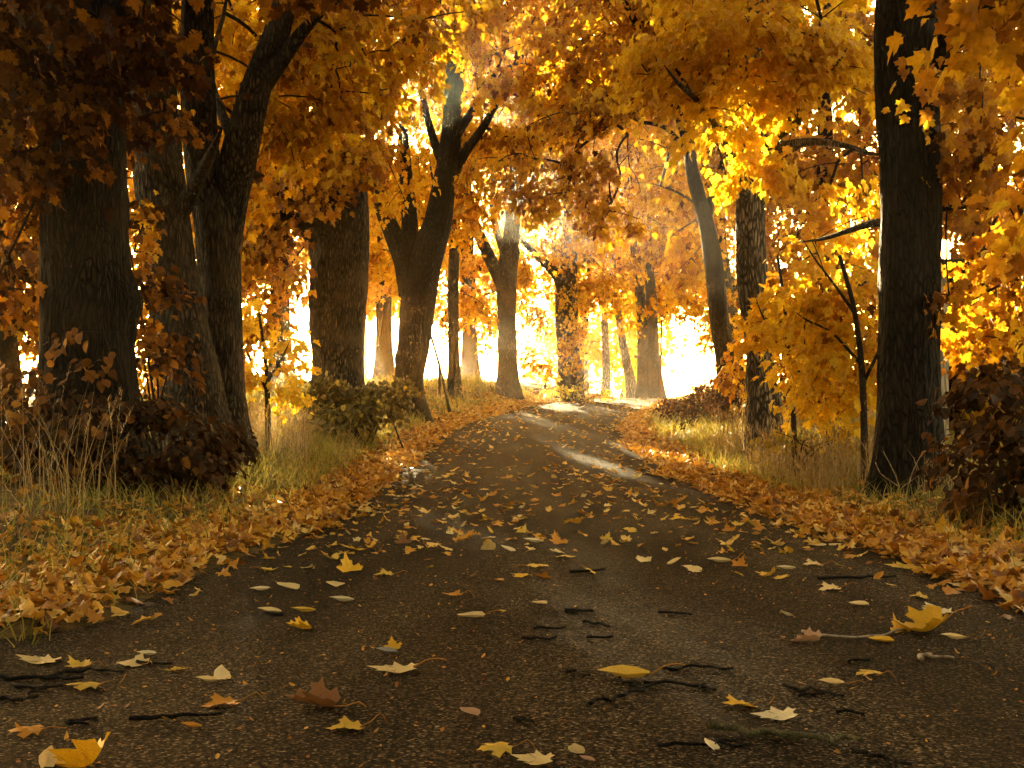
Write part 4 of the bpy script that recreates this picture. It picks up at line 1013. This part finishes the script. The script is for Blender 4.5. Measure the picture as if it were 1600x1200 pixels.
for q, (px, py, w, tn, var, lb, stm, rot, tilt) in enumerate(hand):
    fallen(px, py, w, tn, CRUMPLE if var == 'C' else var, lb, HG, stm, rot, tilt, rs=np.random.default_rng(900 + q))

rs = np.random.default_rng(77)
taken = [(h[0], h[1]) for h in hand]
GEN = {'yellow': 'small yellow fallen leaf on the middle stretch of asphalt', 'orange': 'small orange fallen leaf on the middle stretch of asphalt',
       'pale': 'small pale cream fallen leaf on the middle stretch of asphalt', 'brown': 'small brown fallen leaf on the middle stretch of asphalt'}
made = 0
while made < 228:
    d = 5.6 + 12 * rs.uniform() ** .9
    u = rs.uniform(-1, 1); u = np.sign(u) * abs(u) ** .75
    x = float(road_c(d)) + u * (HW - .05)
    px = 800 + F * x / d; py = 600 - F * (float(road_z(d)) - CAMZ) / d
    if min(math.hypot(px - a, (py - b) * 2) for a, b in taken) < 26 or px < 0 or px > 1600: continue
    tn = rs.choice(['yellow', 'orange', 'pale', 'brown'], p=[.38, .24, .32, .06])
    s_ = rs.uniform(.045, .125) if rs.uniform() < .8 else rs.uniform(.02, .05)
    fallen(px, py, s_ * F / d, tn, int(rs.choice(8)), GEN[tn], tn + ' leaves on the middle stretch of asphalt', int(rs.integers(6)) if (d < 9 and rs.uniform() < .5) else None, None,
           (rs.choice([0, 0, 0, 25, 45]), rs.choice([0, 0, 15])), rs=rs)
    made += 1

# ------------------------------------------------------------------ broken twigs on the asphalt
def stick(pts, wpx, label, mat=None, forks=(), cat='twig', seed=0):
    g = [G(*p) for p in pts]
    rs_ = np.random.default_rng(seed + 500)
    org = np.array(g[0]); root_z = float(road_surf(org[0], org[1])); org[2] = root_z
    root = thing('fallen_twig', label, cat, tuple(org), 'broken twigs on the asphalt')
    def line(gg, w):
        rr = 1.25 * w / 2 / F * gg[0][1]
        L = []
        for i, a in enumerate(gg):
            L.append((a[0] + rs_.normal(0, .004), a[1] + rs_.normal(0, .01), float(road_surf(a[0], a[1])) + rr * .9 + rs_.uniform(0, .007), rr * (1 - .5 * i / max(1, len(gg) - 1))))
        return L
    def dens(gg):
        o_ = []
        for a, b in zip(gg[:-1], gg[1:]):
            for t in np.linspace(0, 1, 5)[:-1]: o_.append(a + (b - a) * t + np.array([rs_.normal(0, .005), rs_.normal(0, .006), 0]))
        return o_ + [gg[-1]]
    me, _ = limb_mesh('stem', line(dens(g), wpx), 8, .012, org, rough=.12, seed=seed, knots=3)
    link('stem', me, mat or M_STICK, root)
    for k, f in enumerate(forks):
        me, _ = limb_mesh('side_twig', line(dens([G(*p) for p in f]), wpx * .7), 7, .012, org, rough=.12, seed=seed + k + 9)
        link('side_twig', me, mat or M_STICK, root)
    return root
sticks = [
 ([(1105, 1146), (1170, 1154), (1250, 1158), (1345, 1163)], 11, 'thick knobbly stick covered in yellow lichen, right foreground', 'L', [[(1290, 1158), (1302, 1168)], [(1250, 1158), (1210, 1150)]]),
 ([(1028, 1174), (1090, 1171), (1165, 1168)], 6, 'dark thin twig running under the white dome shaped leaf', None, [[(1110, 1169), (1150, 1162)]]),
 ([(1035, 1048), (1080, 1046), (1145, 1051)], 5, 'dark curved twig behind the forked twig, right of the long yellow leaf', None, []),
 ([(922, 1103), (965, 1097), (1000, 1082), (1015, 1074)], 6, 'dark forked twig beneath the long yellow leaf', None, [[(1000, 1082), (985, 1070), (968, 1062)]]),
 ([(1005, 1070), (1060, 1072), (1115, 1081)], 5, 'thin dark twig trailing right from the forked twig', None, [[(1090, 1077), (1100, 1070)]]),
 ([(882, 1050), (900, 1055), (918, 1059)], 6, 'short dark twig piece left of the long yellow leaf', None, []),
 ([(1222, 1076), (1265, 1083), (1315, 1090)], 5, 'pale tipped twig lying left of the leaf with the rising stem', None, [[(1245, 1089), (1290, 1087)]]),
 ([(1335, 1180), (1375, 1190), (1422, 1200)], 7, 'twig leaving the view at the bottom right', None, [[(1378, 1190), (1376, 1176)]]),
 ([(880, 958), (928, 962)], 5, 'short twig, left one of two behind the road middle', None, [[(884, 961), (915, 959)]]),
 ([(1030, 964), (1080, 967)], 4, 'short thin twig, right one of two behind the road middle', None, []),
 ([(834, 985), (884, 985)], 4, 'straight thin twig left of the pale patch of asphalt', None, []),
 ([(815, 1000), (868, 1001)], 4, 'straight thin twig just in front of another, left of the pale patch', None, []),
 ([(908, 977), (935, 978), (950, 983)], 4, 'slightly bent thin twig inside the pale patch of asphalt', None, []),
 ([(915, 1001), (958, 999)], 4, 'thin straight twig below the bent one in the pale patch', None, []),
 ([(1256, 991), (1300, 1000), (1360, 998), (1440, 980)], 4, 'long pale stalk reaching to the bright golden leaf pair', 'W', []),
 ([(1436, 1030), (1458, 1024)], 6, 'stubby pale twig right of the oval yellow leaf', 'W', [[(1448, 1027), (1490, 1027)]]),
 ([(1322, 1036), (1362, 1033)], 4, 'thin dark twig just above the yellow leaf with stem up', None, []),
 ([(205, 1126), (270, 1121), (345, 1118)], 7, 'bark covered curved twig, right half, left foreground', None, []),
 ([(105, 1128), (140, 1131)], 6, 'short twig left of the bark covered curved twig', None, [[(108, 1127), (150, 1120)]]),
 ([(0, 1050), (60, 1054), (130, 1056)], 7, 'black twig, nearest the frame edge of the tangle on the left', None, [[(60, 1054), (110, 1044)]]),
 ([(0, 1086), (30, 1090), (62, 1084)], 6, 'black twig in front of the tangle on the left', None, []),
 ([(20, 1064), (70, 1070), (120, 1062)], 6, 'black twig crossing the middle of the tangle on the left', None, [[(70, 1070), (40, 1078)]]),
 ([(90, 1047), (140, 1041), (190, 1049)], 5, 'black twig on the right of the tangle on the left', None, []),
 ([(215, 1032), (270, 1036)], 5, 'dark twig behind the pale leaf with raised stem', None, []),
 ([(892, 898), (945, 894)], 4, 'thin twig far up the middle of the road', None, []),
 ([(1280, 905), (1340, 902), (1400, 900)], 4, 'long thin twig in front of the right leaf bank', None, []),
 ([(1310, 1117), (1345, 1118)], 5, 'short black twig right of the largest whitish leaf', None, []),
 ([(800, 1127), (832, 1131)], 5, 'short black twig right of the small plump beige leaf', None, []),
 ([(440, 960), (395, 951)], 4, 'thin grey twig near the pair of leaf slivers', None, []),
]
for q, (pts, w, lb, mt, fk) in enumerate(sticks):
    stick(pts, w, lb, {'L': M_LICHEN, 'W': M_WOOD, None: M_STICK}[mt], fk, seed=q)

# ------------------------------------------------------------------ bare stalk plants
def bare_plant(label, cx, cy, d, stems, seed):
    b = P(cx, cy, d); gz = float(ground_z(b[0], b[1])); org = np.array([b[0], b[1], gz])
    root = thing('bare_bramble', label, 'bare shrub', tuple(org), 'leafless stalk plants on the verges')
    for k, st in enumerate(stems):
        L = [(*P(a, c, d), max(.003, .0055 - .001 * i)) for i, (a, c) in enumerate(st)]
        L[0] = (L[0][0], L[0][1], gz - .03, L[0][3]) if abs(st[0][1] - cy) < 14 else L[0]
        me, _ = limb_mesh('stem', L, 6, .05, org, rough=.05, seed=seed + k)
        link('stem', me, M_STRAWBARK, root)
M_STRAWBARK = bark_material('dry_stalk', (.14, .09, .04), (.32, .22, .11), (.5, .38, .22), 2, .3)
bare_plant('pale leafless bramble at the foot of the tall near black trunk', 1412, 785, 10.6,
           [[(1412, 785), (1400, 745), (1380, 705)], [(1412, 785), (1425, 740), (1442, 705)], [(1405, 765), (1440, 738), (1455, 720)], [(1418, 780), (1448, 750), (1475, 738)], [(1404, 760), (1376, 740), (1368, 722)], [(1420, 782), (1436, 760), (1428, 715)]], 5)
bare_plant('pale leafless stalks bent over at the left frame edge', 20, 835, 7.4,
           [[(20, 835), (55, 800), (90, 778)], [(20, 835), (30, 790), (4, 765)], [(50, 804), (52, 770), (40, 740)], [(20, 835), (8, 815), (-6, 785)], [(60, 798), (85, 795), (100, 782)]], 6)

# ------------------------------------------------------------------ poles, posts and the shed
def post(name, label, p0, p1, w, d, mat, group=None, cap=False):
    a = P(*p0, d); gz = float(ground_z(a[0], a[1])); org = np.array([a[0], a[1], gz])
    root = thing(name, label, 'post', tuple(org), group)
    b = P(*p1, d); r = w / 2 / F * d
    me, _ = limb_mesh('pole', [(a[0], a[1], min(gz, a[2]) - .1, r), (*((a + b) / 2), r), (*b, r * .92)], 10, .1, org, rough=.03, seed=len(label))
    link('pole', me, mat, root)
post('stake', 'thin wooden stake leaning left beside the slim straight trunk', (706, 642), (672, 520), 4.5, 29, M_TWIG)
PG = 'fence posts along the left field'
post('fence_post', 'dark fence post between the leaning stake and the sun glow', (687, 616), (687, 566), 5, 33, M_TWIG, PG)
post('fence_post', 'dark thin fence post left of the pale brown maple trunk', (747, 612), (747, 562), 4, 40, M_TWIG, PG)
post('fence_post', 'short fence post, left one of two before the ivy covered trunk', (852, 616), (852, 588), 3.5, 44, M_TWIG, PG)
post('fence_post', 'short fence post, right one of two before the ivy covered trunk', (869, 616), (869, 592), 3, 45, M_TWIG, PG)
post('snow_pole', 'thin red brown snow pole at the right road edge by the crest', (1031, 632), (1034, 500), 3.2, 46, M_POLE)
post('fence_post', 'pale wooden post behind the red brown hedge', (1124, 620), (1122, 560), 7, 25, M_WOOD)

def box_part(name, root, org, lo, hi, mat, bev=.01):
    lo = np.array(lo); hi = np.array(hi)
    v = np.array([[x_, y_, z_] for x_ in (lo[0], hi[0]) for y_ in (lo[1], hi[1]) for z_ in (lo[2], hi[2])]) - org
    f = np.array([[0, 1, 3, 2], [4, 6, 7, 5], [0, 4, 5, 1], [2, 3, 7, 6], [0, 2, 6, 4], [1, 5, 7, 3]])
    o = link(name, mesh_faces(name, v, f), mat, root)
    if bev:
        m_ = o.modifiers.new('b', 'BEVEL'); m_.width = bev; m_.segments = 2
    return o
a = P(1476, 640, 15.6); gz = float(ground_z(a[0], a[1])); org = np.array([a[0], a[1], gz])
root = thing('shed', 'open fronted dark timber shed with pale corner post behind the near black trunk', 'shed', tuple(org))
x0, y0 = a[0], a[1]
box_part('corner_post', root, org, (x0 - .055, y0, gz - .1), (x0 + .055, y0 + .11, gz + 2.2), M_WOOD)
box_part('corner_post', root, org, (x0 + 2.4, y0, gz - .1), (x0 + 2.51, y0 + .11, gz + 2.2), M_WOOD)
for k in range(1):
    box_part('back_wall', root, org, (x0 - .05, y0 + 2.6, gz - .1), (x0 + 2.5, y0 + 2.66, gz + 2.1), M_BARK)
    box_part('side_wall', root, org, (x0 - .03, y0 + .115, gz - .1), (x0 + .03, y0 + 2.597, gz + 2.15), M_BARK)
    box_part('side_wall', root, org, (x0 + 2.43, y0 + .115, gz - .1), (x0 + 2.49, y0 + 2.597, gz + 2.15), M_BARK)
    box_part('roof', root, org, (x0 - .3, y0 - .3, gz + 2.21), (x0 + 2.8, y0 + 2.9, gz + 2.29), M_BARK)

# ------------------------------------------------------------------ haze
haze_on = True
if haze_on:
    hm, hn, ho = new_mat('haze_air')
    pv = hn.nodes.new('ShaderNodeVolumePrincipled')
    pv.inputs['Color'].default_value = (1, .93, .80, 1)
    pv.inputs['Density'].default_value = .0009
    pv.inputs['Anisotropy'].default_value = .91
    hn.links.new(pv.outputs[0], ho.inputs['Volume'])
    hv = np.array([[x_, y_, z_] for x_ in (-410, 410) for y_ in (-35, 430) for z_ in (-25, 24)], float)
    hf = np.array([[0, 1, 3, 2], [4, 6, 7, 5], [0, 4, 5, 1], [2, 3, 7, 6], [0, 2, 6, 4], [1, 5, 7, 3]])
    hz = link('haze', mesh_faces('haze', hv, hf), hm)
    tag(hz, kind='stuff')
print('LEAVES', NLEAF)
